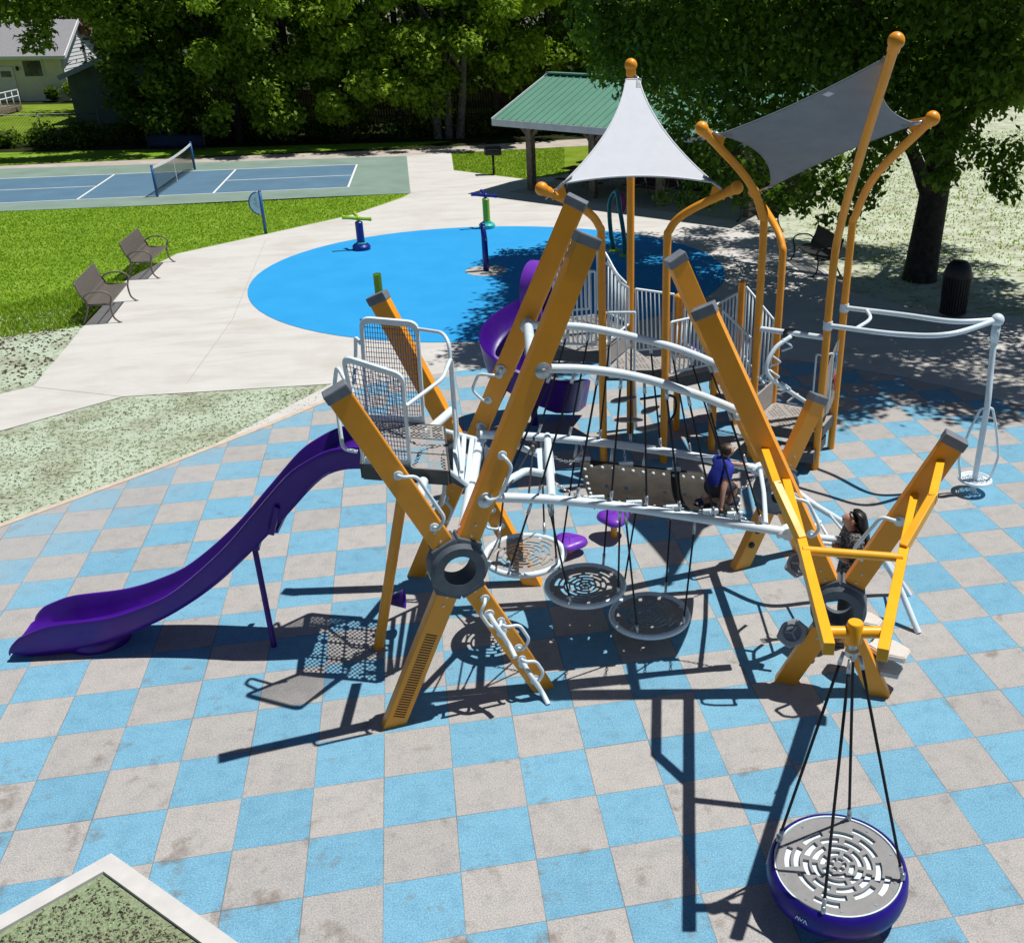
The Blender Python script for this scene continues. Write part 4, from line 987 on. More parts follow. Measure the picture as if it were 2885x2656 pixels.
def sign():
    p = Vector(gp(521, 456)); p.z = 0
    t = thing('splash_sign', 'blue post sign with half round panel at the lawn edge', 'sign', p)
    z1 = 1.18
    bm = bmesh.new(); tube(bm, [p-Vector((0, 0, .1)), p+Vector((0, 0, z1))], .045, 10); sphere(bm, p+Vector((0, 0, z1)), .046, 10, 6); obj('post', bm, 'bluemet', t, True)
    bm = bmesh.new(); c = p+Vector((-.04, 0, .85)); n = 18; r = .33
    arc = [c+Vector((-.30*math.sin(math.pi*k/n), 0, r*math.cos(math.pi*k/n))) for k in range(n+1)]
    tube(bm, arc[1:-1], .02, 7); fr = obj('frame', bm, 'bluemet', t, True)
    bm = bmesh.new(); A1 = [bm.verts.new(q-Vector((0, .006, 0))) for q in arc]; A2 = [bm.verts.new(q+Vector((0, .006, 0))) for q in arc]; bm.faces.new(A1); bm.faces.new(A2[::-1])
    for k in range(len(arc)): j = (k+1) % len(arc); bm.faces.new((A1[k], A2[k], A2[j], A1[j]))
    obj('panel', bm, 'printplate', t)
    bm = bmesh.new(); rr = random.Random(3)
    for k in range(6): box(bm, c+Vector((-.10+rr.uniform(-.03, .03), -.014, .14-.05*k)), (rr.uniform(.05, .1), .004, .008))
    obj('print', bm, 'bluemet', t)
sign()
# ================================================================== big climbing structure with crossed orange beams
V = Vector
LF = ((.087, 2.576), (1.569, 2.835)); LR = ((.373, 5.315), (1.725, 4.815)); RF = ((4.033, 2.425), (4.878, 2.034)); RR = ((4.264, 4.675), (5.17, 4.89))
E1 = V((.995, -.103, 0)); E2 = V((.103, .995, 0)); UZ = V((0, 0, 1))
def P_(u, v, pl): return V(pv(u, v, *pl))
climb = thing('climbing_structure', 'large play climber of crossed orange beams, white arches and a purple slide', 'play climber', (2.4, 3.7, 0))
def cross_frame(pl, t1px, t2px, foot1, foot2, hubpx=None):
    f1, f2 = V((*pl[foot1], 0)), V((*pl[foot2], 0)); t1, t2 = P_(*t1px, pl), P_(*t2px, pl)
    d1, d2 = (t1-f1), (t2-f2)
    nrm = V((pl[1][0]-pl[0][0], pl[1][1]-pl[0][1], 0)).normalized(); n = V((-nrm.y, nrm.x, 0))
    # crossing point in the plane
    def uv(p): return V(((p-f1).dot(nrm), p.z))
    a, b_ = uv(f1), uv(t1)-uv(f1); c, d = uv(f2), uv(t2)-uv(f2)
    den = b_.x*d.y-b_.y*d.x; s = ((c-a).x*d.y-(c-a).y*d.x)/den
    X = f1+d1*s
    out = {'hub': X, 'n': n, 't1': t1, 't2': t2, 'f1': f1, 'f2': f2}
    for f, t in ((f1, t1), (f2, t2)):
        dd = (t-f).normalized()
        for A, B, top in ((f-dd*.12, X-dd*.17, False), (X+dd*.17, t, True)):
            bm = bmesh.new(); bar(bm, A, B, .205, .125, n, .012); be = obj('beam', bm, 'orange', climb)
            bm = bmesh.new()                                   # bolts
            for k in (.12, .2):
                q = B-dd*k*1.2 if not top else A+dd*k*1.4
                for s_ in (-1, 1): lathe(bm, [(.001, .07), (.011, .07), (.014, .06)], q, 8, n*s_)
            obj('bolt', bm, 'steel', be)['kind'] = 'stuff'
        bm = bmesh.new(); bar(bm, t-dd*.085, t+dd*.012, .222, .142, n, .014); obj('beam_cap', bm, 'cap', climb)
    bm = bmesh.new(); lathe(bm, [(.15, -.13), (.235, -.135), (.27, -.10), (.27, .10), (.235, .135), (.15, .13), (.15, -.13)], X, 8*3, n)
    for f, t in ((f1, t1), (f2, t2)):
        dd = (t-f).normalized()
        for s_ in (-1, 1): bar(bm, X+dd*s_*.2, X+dd*s_*.30, .245, .19, n, .012)
    obj('hub', bm, 'hub', climb, 30)
    return out
fLF = cross_frame(LF, (1153, 462), (655, 762), 0, 1)
fLR = cross_frame(LR, (1132, 390), (738, 578), 0, 1)
fRF = cross_frame(RF, (1378, 602), (1875, 857), 1, 0)
fRR = cross_frame(RR, (1322, 503), (1605, 775), 1, 0)
# perforated climbing plate on the lower left front leg
bm = bmesh.new(); A, B = fLF['f1'], fLF['hub']; dd = (B-A).normalized(); n = fLF['n']
side = dd.cross(n).normalized()
for k in range(34):
    q = A+dd*(.12+.028*k)-n*.0635
    bar(bm, q-side*.055, q+side*.055, .011, .004, n)
obj('grip_slot', bm, 'darkwood', climb)['kind'] = 'stuff'
# arches
FP = ((1.15, 3.03), (4.09, 2.81)); RP = ((1.28, 4.58), (4.3, 4.27))
def arch(px, A, B, r, ext=0):
    pts = [V(pv(u, v, A, B)) for u, v in px]
    pa = smooth_path(pts, 5); bm = bmesh.new(); tube(bm, pa, r, 14)
    o = obj('arch_tube', bm, 'white2', climb, 50); return pts, pa
uf, ufp = arch([(1044, 722), (1150, 724), (1250, 739), (1350, 768), (1410, 790), (1462, 812)], *FP, .041)
ur, urp = arch([(1030, 637), (1130, 640), (1200, 651), (1300, 675), (1360, 695), (1418, 720)], *RP, .041)
lf, lfp = arch([(928, 974), (1050, 977), (1150, 985), (1250, 997), (1350, 1012), (1450, 1028), (1545, 1043)], *FP, .047)
lr, lrp = arch([(941, 852), (1000, 853), (1090, 859), (1200, 870), (1300, 884), (1400, 901), (1492, 920)], *RP, .045)
# joint plates where arches meet beams
def plate(p, n, r=.075):
    bm = bmesh.new(); lathe(bm, [(.001, .072), (r*.9, .072), (r, .066), (r, .0)], p, 16, n); lathe(bm, [(.001, .1), (.02, .098), (.024, .07)], p, 10, n)
    obj('clamp_plate', bm, 'steel', climb, 40)
for q, pl, fr in (((1060, 722), LF, fLF), ((1035, 637), LR, fLR), ((948, 975), LF, fLF)): plate(P_(*q, pl), -fr['n'])
for q, fr in (((985, 720), fLR), ((946, 832), fLR)): plate(P_(*q, LR), -fr['n'], .06)
def nearest(path, u, v=None):
    best = None
    for p in path:
        q = np.array(p)-CAMP; z = q@FWD; x = (CXP+CF*(q@RGT)/z)/K
        if best is None or abs(x-u) < best[0]: best = (abs(x-u), p)
    return best[1]
def dense(path):
    out = []
    for a, b_ in zip(path[:-1], path[1:]):
        for k in range(8): out.append(V(a).lerp(V(b_), k/8))
    return out
ufd, urd, lfd, lrd = map(dense, (ufp, urp, lfp, lrp))
def rope(a, b_, r=.0105, sag=.0, fit=.11, par=None, nm='rope'):
    a, b_ = V(a), V(b_); d = (b_-a).normalized()
    bm = bmesh.new(); pts = [a+d*fit*.6]+[a.lerp(b_, t)-UZ*sag*4*t*(1-t) for t in (.25, .5, .75)]+[b_-d*fit*.6]; tube(bm, smooth_path(pts, 3), r, 7)
    ro = obj(nm, bm, 'rope', par or climb, True)
    for q0, q1, ra, rb in ((a, a+d*fit, .013, .018), (b_-d*fit, b_, .018, .013)): bm = bmesh.new(); tube(bm, [q0, q1], [ra, rb], 8); obj('rope_ferrule', bm, 'steel', ro, True)
zx = lambda x: (1300+x/2.31)/K
for a, b_ in ((590, 270), (740, 500), (890, 750), (1040, 975), (1187, 1205), (1330, 1425), (1470, 1645), (1605, 1815), (1735, 1955)):
    rope(nearest(ufd, zx(a))-UZ*.03, nearest(lfd, zx(b_))+UZ*.045)
for a, b_ in ((700, 500), (833, 700), (970, 905), (1105, 1100), (1228, 1298), (1365, 1490), (1485, 1690), (1605, 1850)):
    rope(nearest(urd, zx(a))-UZ*.03, nearest(lrd, zx(b_))+UZ*.045)
# curved rope on the left and the rope knot net
rope(P_(1012, 715, LR), P_(938, 835, LR), .011, .12)
kn = V(gp(1045, 872, 2.05))
for q in (nearest(lrd, 1010), nearest(lrd, 1046), nearest(lfd, 985), nearest(lfd, 1035)): rope(q, kn, .0105, 0, .05)
bm = bmesh.new(); sphere(bm, kn, .05, 12, 8); obj('rope_knot', bm, 'rope', climb, True)
# cross tubes
def ct(pts, r=.04, m='white2', nm='cross_tube', rr=.06):
    bm = bmesh.new(); tube(bm, rounded([V(p) for p in pts], rr) if len(pts) > 2 else pts, r, 12); return obj(nm, bm, m, climb, 50)
ct([P_(1034, 628, LR), P_(1046, 735, LF)], .05)
LXr, LXf = P_(944, 842, LR), P_(908, 1040, LF); LXf = V((LXf.x, LXf.y, LXr.z-.02)); ct([LXr, LXf], .055)
for t_ in (.3, .62): 
    bm = bmesh.new(); q = LXr.lerp(LXf, t_); tube(bm, [q-E2*.02, q+E2*.02], .066, 12); obj('collar', bm, 'steel', climb, 40)
cA, cB = nearest(lrd, 1073)+UZ*.02, nearest(lfd, 1082)+UZ*.02; ct([cA, cB], .042)
ct([LXr-E2*.1+E1*.05, V(gp(1062, 893, 1.95))], .036); ct([nearest(lfd, 955)+UZ*.05, V(gp(1030, 922, 2.02)), V(gp(1066, 928, 2.02))], .04, rr=.1)
bm = bmesh.new(); pA, pB = V(gp(1067, 880, 1.97)), V(gp(1072, 930, 1.97)); bar(bm, pA, pB, .17, .03, UZ, .008); obj('foot_plate', bm, 'white', climb)
def onbeam(fr, z, b=1):
    f, t = (fr['f1'], fr['t1']) if b == 1 else (fr['f2'], fr['t2']); return f.lerp(t, z/t.z)
ct([onbeam(fRR, 1.45), onbeam(fRF, 1.45)], .052); ct([onbeam(fRR, 2.84), onbeam(fRF, 2.84)], .05)
for p in (lfd[-1], lrd[-1], ufd[-1], urd[-1]):
    bm = bmesh.new(); tube(bm, [p-E2*.05, p+E2*.05], .068, 12); tube(bm, [p-E1*.1, p], .056, 12); obj('collar', bm, 'white2', climb, 50)
bar_m = onbeam(fRR, 1.45).lerp(onbeam(fRF, 1.45), .5)
ct([nearest(lrd, 1500), V(gp(1497, 965, 1.55)), nearest(lfd, 1500)+UZ*.05], .026, rr=.14)
# handrail loops round the right hand climb-up, and its white side rails down to the ground
gA, gB = V(gp(1800, 1240)), V(gp(1782, 1166))
rA = [onbeam(fRR, 1.45).lerp(onbeam(fRF, 1.45), .80), V(gp(1632, 1056, 1.30)), V(gp(1700, 1066, .95)), V(gp(1752, 1130, .5)), gA]
rB = [onbeam(fRR, 1.45).lerp(onbeam(fRF, 1.45), .15), V(gp(1590, 985, 1.25)), V(gp(1660, 1030, .95)), V(gp(1735, 1098, .45)), gB]
for q in (rA, rB): ct([smooth_path(q, 5)[0]]+smooth_path(q, 5)[1:], .036, rr=.02)
for u, v in ((1571, 990), (1608, 1022)):
    ct([V(gp(u, v, 1.42)), V(gp(u-18, v+12, 1.42)), V(gp(u-12, v+40, 1.42)), V(gp(u+22, v+44, 1.42))], .02, rr=.06)
sA, sB = smooth_path(rA, 8), smooth_path(rB, 8)
for k in (7, 12, 17, 22, 27):
    bm = bmesh.new(); tube(bm, [sA[k], sB[k]], .016, 7); obj('rung', bm, 'white', climb, True)
# hand loops
def loop(pl, fr, u, v, along, L=.34, out=.16, side=1, r=.0165, off=None):
    """D-shaped handle standing off a beam face"""
    p = P_(u, v, pl); d = (fr['t2']-fr['f2']).normalized() if along == 2 else (fr['t1']-fr['f1']).normalized()
    n = -fr['n']; s = d.cross(n).normalized()*side
    a = p+n*.065; b_ = a+d*L
    q = [a, a+n*.07+s*out*.2, a+n*.07+s*out+d*.06, b_+n*.07+s*out-d*.06, b_+n*.07+s*out*.2, b_]
    bm = bmesh.new(); tube(bm, rounded(q, .05, 4), r, 8)
    for e in (a, b_): lathe(bm, [(.001, .006), (.04, .006), (.045, 0)], e, 12, n)
    obj('hand_loop', bm, 'white', climb, 50)
loop(LF, fLF, 848, 1027, 2, .62, .13, 1); loop(LF, fLF, 948, 968, 1, .42, .10, 1); 
loop(LF, fLF, 1045, 1322, 2, .30, .11, 1); loop(LF, fLF, 978, 1210, 2, .32, .11, -1); loop(LF, fLF, 1012, 1262, 2, .34, .14, 1)
loop(LR, fLR, 960, 780, 1, .33, .2, -1); loop(RF, fRF, 1590, 1040, 1, .42, .12, 1); loop(RR, fRR, 1492, 880, 1, .35, .1, 1)
loop(LR, fLR, 860, 1010, 1, .3, .14, 1); loop(LR, fLR, 985, 1025, 2, .22, .14, -1)
_n = fRF['n']; _pl = tuple((V((*q, 0))-_n*.16).xy for q in RF)
_h = [P_(1763, 1015, RF)-_n*.06, V(pv(1752, 1020, *_pl)), V(pv(1727, 1012, *_pl)), V(pv(1671, 1078, *_pl)), P_(1690, 1092, RF)-_n*.05]
bm = bmesh.new(); tube(bm, rounded(_h, .07), .018, 9); lathe(bm, [(.001, .074), (.05, .074), (.056, .064)], P_(1763, 1015, RF), 14, -_n); obj('hand_loop', bm, 'white', climb, 50)
# foot bars (bent tubes) on the lower front leg
for (u, v) in ((955, 1197), (1022, 1293)):
    p = P_(u, v, LF); n = -fLF['n']; d = (fLF['f2']-fLF['t2']).normalized()
    bm = bmesh.new(); tube(bm, rounded([p+n*.06, p+n*.16+d*.12, p+n*.17+d*.36, p+d*.40+n*.3-UZ*.02], .08), .026, 9); tube(bm, [p+d*.26+n*.05, p+d*.36+n*.19], .024, 9)
    for e in (p, p+d*.26): lathe(bm, [(.001, .072), (.05, .072), (.055, .06)], e, 12, n)
    obj('foot_bar', bm, 'white', climb, 50)
# rubber knobs on the rear right leg
for q in ((1459, 1063), (1471, 1035)):
    bm = bmesh.new(); p = P_(q[0]+8, q[1], RR); lathe(bm, [(.001, .10), (.024, .10), (.028, .088), (.038, .085), (.04, .068)], p, 16, -fRR['n']); obj('knob', bm, 'black', climb, 40)
# moulded steps on the right front leg
def hexstep(c, n, r, m, rz=0, hole=False):
    d, x, y = basis(n); bm = bmesh.new(); k_ = [1.0, .92, .8, 1.0, .92, .8]
    lo = []; hi = []
    for i in range(6):
        a = math.pi/3*i+rz; o_ = (x*math.cos(a)+y*math.sin(a))*r*k_[i]; lo.append(bm.verts.new(V(c)+o_-d*.03)); hi.append(bm.verts.new(V(c)+o_*.94+d*.03))
    bm.faces.new(hi); bm.faces.new(lo[::-1])
    for i in range(6): bm.faces.new((lo[i], lo[(i+1) % 6], hi[(i+1) % 6], hi[i]))
    bmesh.ops.bevel(bm, geom=list(bm.edges), offset=.012, segments=2, affect='EDGES')
    st = obj('step', bm, m, climb, 40)
    if hole:
        bm = bmesh.new(); lathe(bm, [(.092, .034), (.087, .042), (.077, .034)], c, 24, n); obj('rim', bm, 'cap', st, 40)
        bm = bmesh.new(); lathe(bm, [(.001, .031), (.076, .032)], c, 24, n); obj('recess', bm, 'cap', st)
        bm = bmesh.new()
        for a in (0, 2.1, 4.2): o_ = (x*math.cos(a)+y*math.sin(a)); bar(bm, V(c)+d*.036, V(c)+d*.036+o_*.075, .02, .01, d)
        obj('spoke', bm, 'steel', st)
for (u, v, z, r, hl) in ((1553, 1240, .62, .175, True), (1566, 1105, 1.15, .165, True)):
    c = V(gp(u, v, z)); hexstep(c, (-.35, -.72, .6), r, 'greyplate', .4, hl)
for (u, v, z, r) in ((1742, 1272, .44, .25), (1733, 1306, .24, .22), (1697, 1214, .62, .2)):
    hexstep(V(gp(u, v, z)), (.12, .1, 1), r, 'tan', .25)
bm = bmesh.new(); bar(bm, V(gp(1705, 1288, .36)), V(gp(1742, 1282, .36)), .1, .03, UZ); obj('step_bracket', bm, 'purple', climb)
# ------------------------------------------------------------------ upper left deck with mesh side panels
DZ = 2.27
c_nr, c_fr = V(gp(880, 923, DZ)), V(gp(870, 835, DZ)); c_nl, c_fl = V(gp(708, 911, DZ)), V(gp(722, 838, DZ))
c_fl = c_nl+(c_fr-c_nr)*1.02
deck_q = [c_nl, c_nr, c_fr, c_fl]
def perforated(quad, z, th, m, nx, ny, group, side_m, nm='deck', par=None, hole=.022):
    """deck plate with real round-cornered holes laid out in groups"""
    A, B, C_, D = quad
    def P(s, t): return (A*(1-s)+B*s)*(1-t)+(D*(1-s)+C_*s)*t
    bm = bmesh.new(); cols = nx; rows = ny
    g = [[None]*(rows+1) for _ in range(cols+1)]
    for i in range(cols+1):
        for j in range(rows+1): p = P(i/cols, j/rows); g[i][j] = bm.verts.new((p.x, p.y, z))
    for i in range(cols):
        for j in range(rows):
            gi, gj = i % group, j % group
            f = bm.faces.new((g[i][j], g[i+1][j], g[i+1][j+1], g[i][j+1]))
            if 0 < i < cols-1 and 0 < j < rows-1 and gi not in (0,) and gj not in (0,) and (i+j) % 2 == 0:
                r = bmesh.ops.inset_individual(bm, faces=[f], thickness=min((B-A).length/cols, (D-A).length/rows)*.29); 
                bm.faces.remove(f)
    dk = obj(nm, bm, m, par or climb)
    bm = bmesh.new(); q = [V((p.x, p.y, 0)) for p in quad]; c = sum(q, V())/4
    for i in range(4):
        a, b_ = q[i], q[(i+1) % 4]; e = (b_-a).normalized(); nn = V((e.y, -e.x, 0)); 
        if nn.dot(c-a) > 0: nn = -nn
        bar(bm, a+nn*.004+UZ*(z-th/2+.004)+e*.012, b_+nn*.004+UZ*(z-th/2+.004)-e*.012, .02, th, UZ)
    obj('edge_skirt', bm, side_m, dk)
    return dk
dk = perforated([V((p.x, p.y, 0)) for p in deck_q], DZ, .15, 'deck', 33, 33, 9, 'deckside')
bm = bmesh.new()
for t_ in (.33, .66):
    a, b_ = c_nl.lerp(c_fl, t_), c_nr.lerp(c_fr, t_); bar(bm, a+UZ*.003, b_+UZ*.003, .014, .005, UZ)
obj('seam', bm, 'deckside', dk)
# deck support: white stubs to the beams and slanted orange leg
ct([V((c_nr.x-.25, c_nr.y+.03, DZ-.1)), P_(815, 1005, LF)], .05); ct([V((c_fr.x-.2, c_fr.y-.05, DZ-.05)), P_(885, 805, LR)], .05)
bm = bmesh.new(); tube(bm, rounded([V(gp(838, 940, 2.1)), V(gp(872, 940, 2.1)), V(gp(868, 990, 1.85)), V(gp(812, 992, 1.85))], .05), .02, 8); obj('hand_loop', bm, 'white', climb, 50)
bm = bmesh.new(); tube(bm, [V(gp(738, 1268))-UZ*.1, V(gp(789, 968, 1.9))], .055, 14); obj('deck_leg', bm, 'orange', climb, 50)
# rope ladder bars between deck and cross tube
for a, b_ in (((c_fr+(-E2*.05)), LXr.lerp(LXf, .12)), (c_nr+E2*.05, LXr.lerp(LXf, .62))):
    ct([V((a.x, a.y, DZ-.03)), V((b_.x, b_.y, b_.z))], .024)
for t_ in (.3, .55, .78):
    a0, b0 = V((c_fr.x, c_fr.y-.05, DZ-.03)), V(LXr.lerp(LXf, .12)); a1, b1 = V((c_nr.x, c_nr.y+.05, DZ-.03)), V(LXr.lerp(LXf, .62))
    bm = bmesh.new(); bar(bm, a0.lerp(b0, t_), a1.lerp(b1, t_), .05, .03, UZ, .01); obj('rung', bm, 'white', climb)
# mesh panels
def mesh_panel(bl_, br_, tl, tr):
    bl_, br_, tl, tr = map(V, (bl_, br_, tl, tr))
    # flat panel: rounded-rectangle frame, wires inside
    def P(s, t): return (bl_*(1-s)+br_*s)*(1-t)+(tl*(1-s)+tr*s)*t
    n = (br_-bl_).cross(tl-bl_).normalized()
    q = [P(0, 0), P(1, 0), P(1, 1), P(0, 1)]
    cor = []
    for i in range(4):
        a, b_, c = q[i-1], q[i], q[(i+1) % 4]; rr = .11 if i >= 2 else .03
        s = b_+(a-b_).normalized()*rr; e = b_+(c-b_).normalized()*rr
        for k in range(6): t = k/5; cor.append(s*(1-t)**2+b_*2*t*(1-t)+e*t*t)
    bm = bmesh.new(); c = sum(q, V())/4
    inner = [p+(c-p).normalized()*.062 for p in cor]
    m_ = len(cor); o1 = [bm.verts.new(p+n*.018) for p in cor]; o2 = [bm.verts.new(p-n*.018) for p in cor]; i1 = [bm.verts.new(p+n*.018) for p in inner]; i2 = [bm.verts.new(p-n*.018) for p in inner]
    for k in range(m_):
        j = (k+1) % m_
        for f in ((o1[k], o1[j], i1[j], i1[k]), (o2[k], i2[k], i2[j], o2[j]), (o1[k], o2[k], o2[j], o1[j]), (i1[k], i1[j], i2[j], i2[k])): bm.faces.new(f)
    bmesh.ops.bevel(bm, geom=[e for e in bm.edges if e.calc_face_angle(0) > 1], offset=.006, segments=1, affect='EDGES')
    fr = obj('mesh_panel', bm, 'white', climb, 40)
    bm = bmesh.new(); w = (br_-bl_).length; h = (tl-bl_).length
    nx = int(w/.026); ny = int(h/.055)
    for i in range(1, nx): s = i/nx; tube(bm, [P(s, .045), P(s, .955)], .0032, 4, False)
    for j in range(1, ny): t = j/ny; tube(bm, [P(.07, t), P(.93, t)], .0036, 4, False)
    obj('wire_mesh', bm, 'wire', fr)
    return P
M['wire'] = mat('blue_coated_wire', (0.06, 0.07, 0.17), 0.4, 0.1, 20)
ftl, ftr = V(gp(668, 694, 3.46)), V(gp(792, 733, 3.36)); fbl, fbr = V(gp(722, 920, 2.24)), V(gp(812, 912, 2.26))
fbl = V((c_nl.x+.02, c_nl.y+.02, DZ-.02)); fbr = V(gp(806, 915, DZ-.02))
Pf = mesh_panel(fbl, fbr, ftl, ftr)
btl, btr = V(gp(704, 620, 3.48)), V(gp(820, 630, 3.40)); bbl = V((c_fl.x+.02, c_fl.y, DZ-.02)); bbr = V(gp(834, 832, DZ-.02))
Pb = mesh_panel(bbl, bbr, btl, btr)
# entry rails by the panels
ct([Pf(1, .68), V(gp(868, 742, 3.12)), V(gp(884, 700, 3.2)), V(gp(898, 862, 2.3)), V(gp(905, 925, 2.2))], .019, rr=.08)
ct([Pb(1, .93), V(gp(868, 652, 3.36)), V(gp(880, 672, 3.3)), V(gp(893, 850, 2.4)), V(gp(890, 880, 2.25))], .019, rr=.08)
ct([Pf(0, .75), V(gp(660, 715, 3.3)), V(gp(655, 760, 3.05)), V(gp(672, 880, 2.5)), V(gp(700, 885, 2.45))], .019, rr=.08)
ct([Pb(0, .75), V(gp(697, 660, 3.25)), V(gp(697, 700, 3.0)), V(gp(690, 800, 2.6))], .019, rr=.06)
for P, z in ((Pf, .1), (Pb, .1)):
    bm = bmesh.new(); bar(bm, P(.05, .06), P(.95, .06), .03, .05, UZ, .006); obj('kick_bar', bm, 'white', climb)
# ------------------------------------------------------------------ purple slide
SD = V((-.9915, .132, 0)).normalized(); SN = V((.132, .9915, 0)).normalized(); S0 = V((c_nl.lerp(c_fl, .5).x+.06, c_nl.lerp(c_fl, .5).y, 0))
hw = .30
nA = S0-SN*hw; nB = nA+SD
top_px = [(712, 876), (676, 878), (640, 885), (600, 905), (560, 934), (500, 1003), (430, 1083), (340, 1160), (270, 1194), (200, 1214), (100, 1227), (52, 1243), (14, 1262)]
bot_px = [(712, 924), (676, 925), (640, 936), (608, 962), (560, 1015), (500, 1077), (420, 1152), (330, 1212), (240, 1252), (170, 1277), (100, 1288), (40, 1291), (14, 1288)]
topP = smooth_path([V(pv(u, v, nA, nB)) for u, v in top_px], 5); botP = smooth_path([V(pv(u, v, nA, nB)) for u, v in bot_px], 5)
def prof_interp(path, s):
    ss = [((p-nA).dot(SD), p.z) for p in path]
    for a, b_ in zip(ss[:-1], ss[1:]):
        if a[0] <= s <= b_[0] and b_[0] > a[0]: t = (s-a[0])/(b_[0]-a[0]); return a[1]+(b_[1]-a[1])*t
    return ss[0][1] if s < ss[0][0] else ss[-1][1]
smax = (topP[-1]-nA).dot(SD); ns = 72
slide = None
bm = bmesh.new(); rows = []
for i in range(ns+1):
    s = -.02+(smax+.02)*(1-(1-i/ns)**1.25); zt = prof_interp(topP, s); zb = prof_interp(botP, s)
    if s > smax-.16: q_ = (s-(smax-.16))/.16; mid_ = zb+(zt-zb)*.45; rr_ = math.sqrt(max(.02, 1-q_*q_)); zt = mid_+(zt-mid_)*rr_; zb = mid_+(zb-mid_)*rr_
    ds = .04; ang = math.atan2(prof_interp(topP, s+ds)-prof_interp(topP, s-ds), 2*ds)
    depth = max(.05, (zt-zb)); fl = max(0, (s-(smax-.55))/.55)
    zbed = zb+depth*(.30+.12*fl)
    w = hw*(1+.06*fl)
    nrm_ = SD*(-math.sin(ang))+UZ*math.cos(ang); k = 0
    sec = [(-w*.80, zb), (-w*.97, zb+depth*.25), (-w*1.0, zt-.06), (-w*1.03, zt-.025), (-w*1.0, zt), (-w*.90, zt+.002), (-w*.83, zt-.03), (-w*.78, zt-(zt-zbed)*.55), (-w*.62, zbed+.012), (-w*.25, zbed), (w*.25, zbed), (w*.62, zbed+.012),
           (w*.78, zt-(zt-zbed)*.55), (w*.83, zt-.03), (w*.90, zt+.002), (w*1.0, zt), (w*1.03, zt-.025), (w*1.0, zt-.06), (w*.97, zb+depth*.25), (w*.80, zb)]
    rows.append([bm.verts.new(S0+SD*s+SN*t+UZ*z) for t, z in sec])
for a, b_ in zip(rows[:-1], rows[1:]):
    m_ = len(a)
    for k in range(m_): bm.faces.new((a[k], a[(k+1) % m_], b_[(k+1) % m_], b_[k]))
e0 = bm.faces.new(rows[0][::-1]); e1 = bm.faces.new(rows[-1])
slide = obj('slide', bm, 'purple', climb, 50)
# joint flange, exit foot and support leg
bm = bmesh.new(); sj = 1.02; zt = prof_interp(topP, sj); zb = prof_interp(botP, sj)
for sgn in (-1, 1): bar(bm, S0+SD*(sj-.0)+SN*sgn*(hw+.012)+UZ*(zb-.01), S0+SD*(sj-.10)+SN*sgn*(hw+.012)+UZ*(zt-.09), .05, .05, SN)
bar(bm, S0+SD*sj-SN*(hw*.8)+UZ*(zb-.02), S0+SD*sj+SN*(hw*.8)+UZ*(zb-.02), .09, .05, UZ, .01); obj('joint_flange', bm, 'purple', slide)
bm = bmesh.new(); sf = smax-.78; c = S0+SD*sf; mm = Matrix((SD, SN, UZ)).transposed()
lathe(bm, [(.34, -.02), (.35, .03), (.33, .10), (.30, .15)], (0, 0, 0), 24)
for vtx in bm.verts: vtx.co = c+SD*vtx.co.x*.95+SN*vtx.co.y*.8+UZ*vtx.co.z
obj('exit_foot', bm, 'purple', slide, 50)
bm = bmesh.new(); lg = V(gp(538, 1268)); tp = S0+SD*((lg-S0).dot(SD)+.10); zt = prof_interp(botP, (tp-S0).dot(SD))
tube(bm, [lg-UZ*.1, V((tp.x, tp.y-.05, zt+.01))], .03, 10); box(bm, (tp.x, tp.y, zt-.0), (.12, .25, .05)); obj('support_leg', bm, 'purple', slide, 50)
# talk cone on the leaning leg
bm = bmesh.new(); a = V(gp(752, 1177, .42)); ax = V((.95, -.1, .05)); lathe(bm, [(.02, 0), (.03, .01), (.105, .22), (.112, .225), (.10, .215), (.02, .02)], a, 20, ax); obj('talk_cone', bm, 'purple', climb, 50)
# ------------------------------------------------------------------ swing support arms on the right
def arm(up_att, bend, att, xb, end):
    P = [V(up_att), V(bend), V(att), V(xb), V(end)]
    d = (P[4]-P[2]).normalized(); join = P[3]-d*.22
    bm = bmesh.new(); bar(bm, P[2], P[4], .078, .10, UZ, .006, .03)
    o = obj('swing_arm', bm, 'yellow', climb)
    bm = bmesh.new(); bar(bm, P[0], P[1], .072, .09, UZ, .006, .02); bar(bm, P[1], join, .07, .088, UZ, .006, .03); obj('arm_brace', bm, 'yellow', o)
    return [P[0], P[1], P[3], P[4]]
zz = lambda x, y, z: V(gp((2050+x/2.31)/K, (1200+y/2.31)/K, z))
aL = arm(P_(1497, 882, RF), zz(318, 392, 2.62), P_(1539, 942, RF), zz(490, 800, 2.36), zz(655, 1435, 2.37))
aR = arm(P_(1844, 905, RF), zz(1332, 470, 2.60), P_(1793, 972, RF), zz(1140, 850, 2.36), zz(1010, 1475, 2.37))
bm = bmesh.new(); tube(bm, [aL[2]-UZ*.01, aR[2]-UZ*.01], .036, 14); obj('swing_crossbar', bm, 'yellow', climb, 50)
xl, xr = aL[2].lerp(aL[3], .86), aR[2].lerp(aR[3], .80); bm = bmesh.new(); tube(bm, [xl-UZ*.01, xr-UZ*.01], .043, 14)
piv = xl.lerp(xr, .48); lathe(bm, [(.001, .075), (.05, .075), (.058, .06), (.058, -.09), (.001, -.09)], piv, 18); lowbar = obj('swing_crossbar', bm, 'yellow', climb, 40)
bm = bmesh.new(); lathe(bm, [(.001, -.09), (.03, -.09), (.03, -.15), (.05, -.16), (.05, -.2), (.001, -.2)], piv, 16); obj('swivel', bm, 'steel', lowbar, 40)
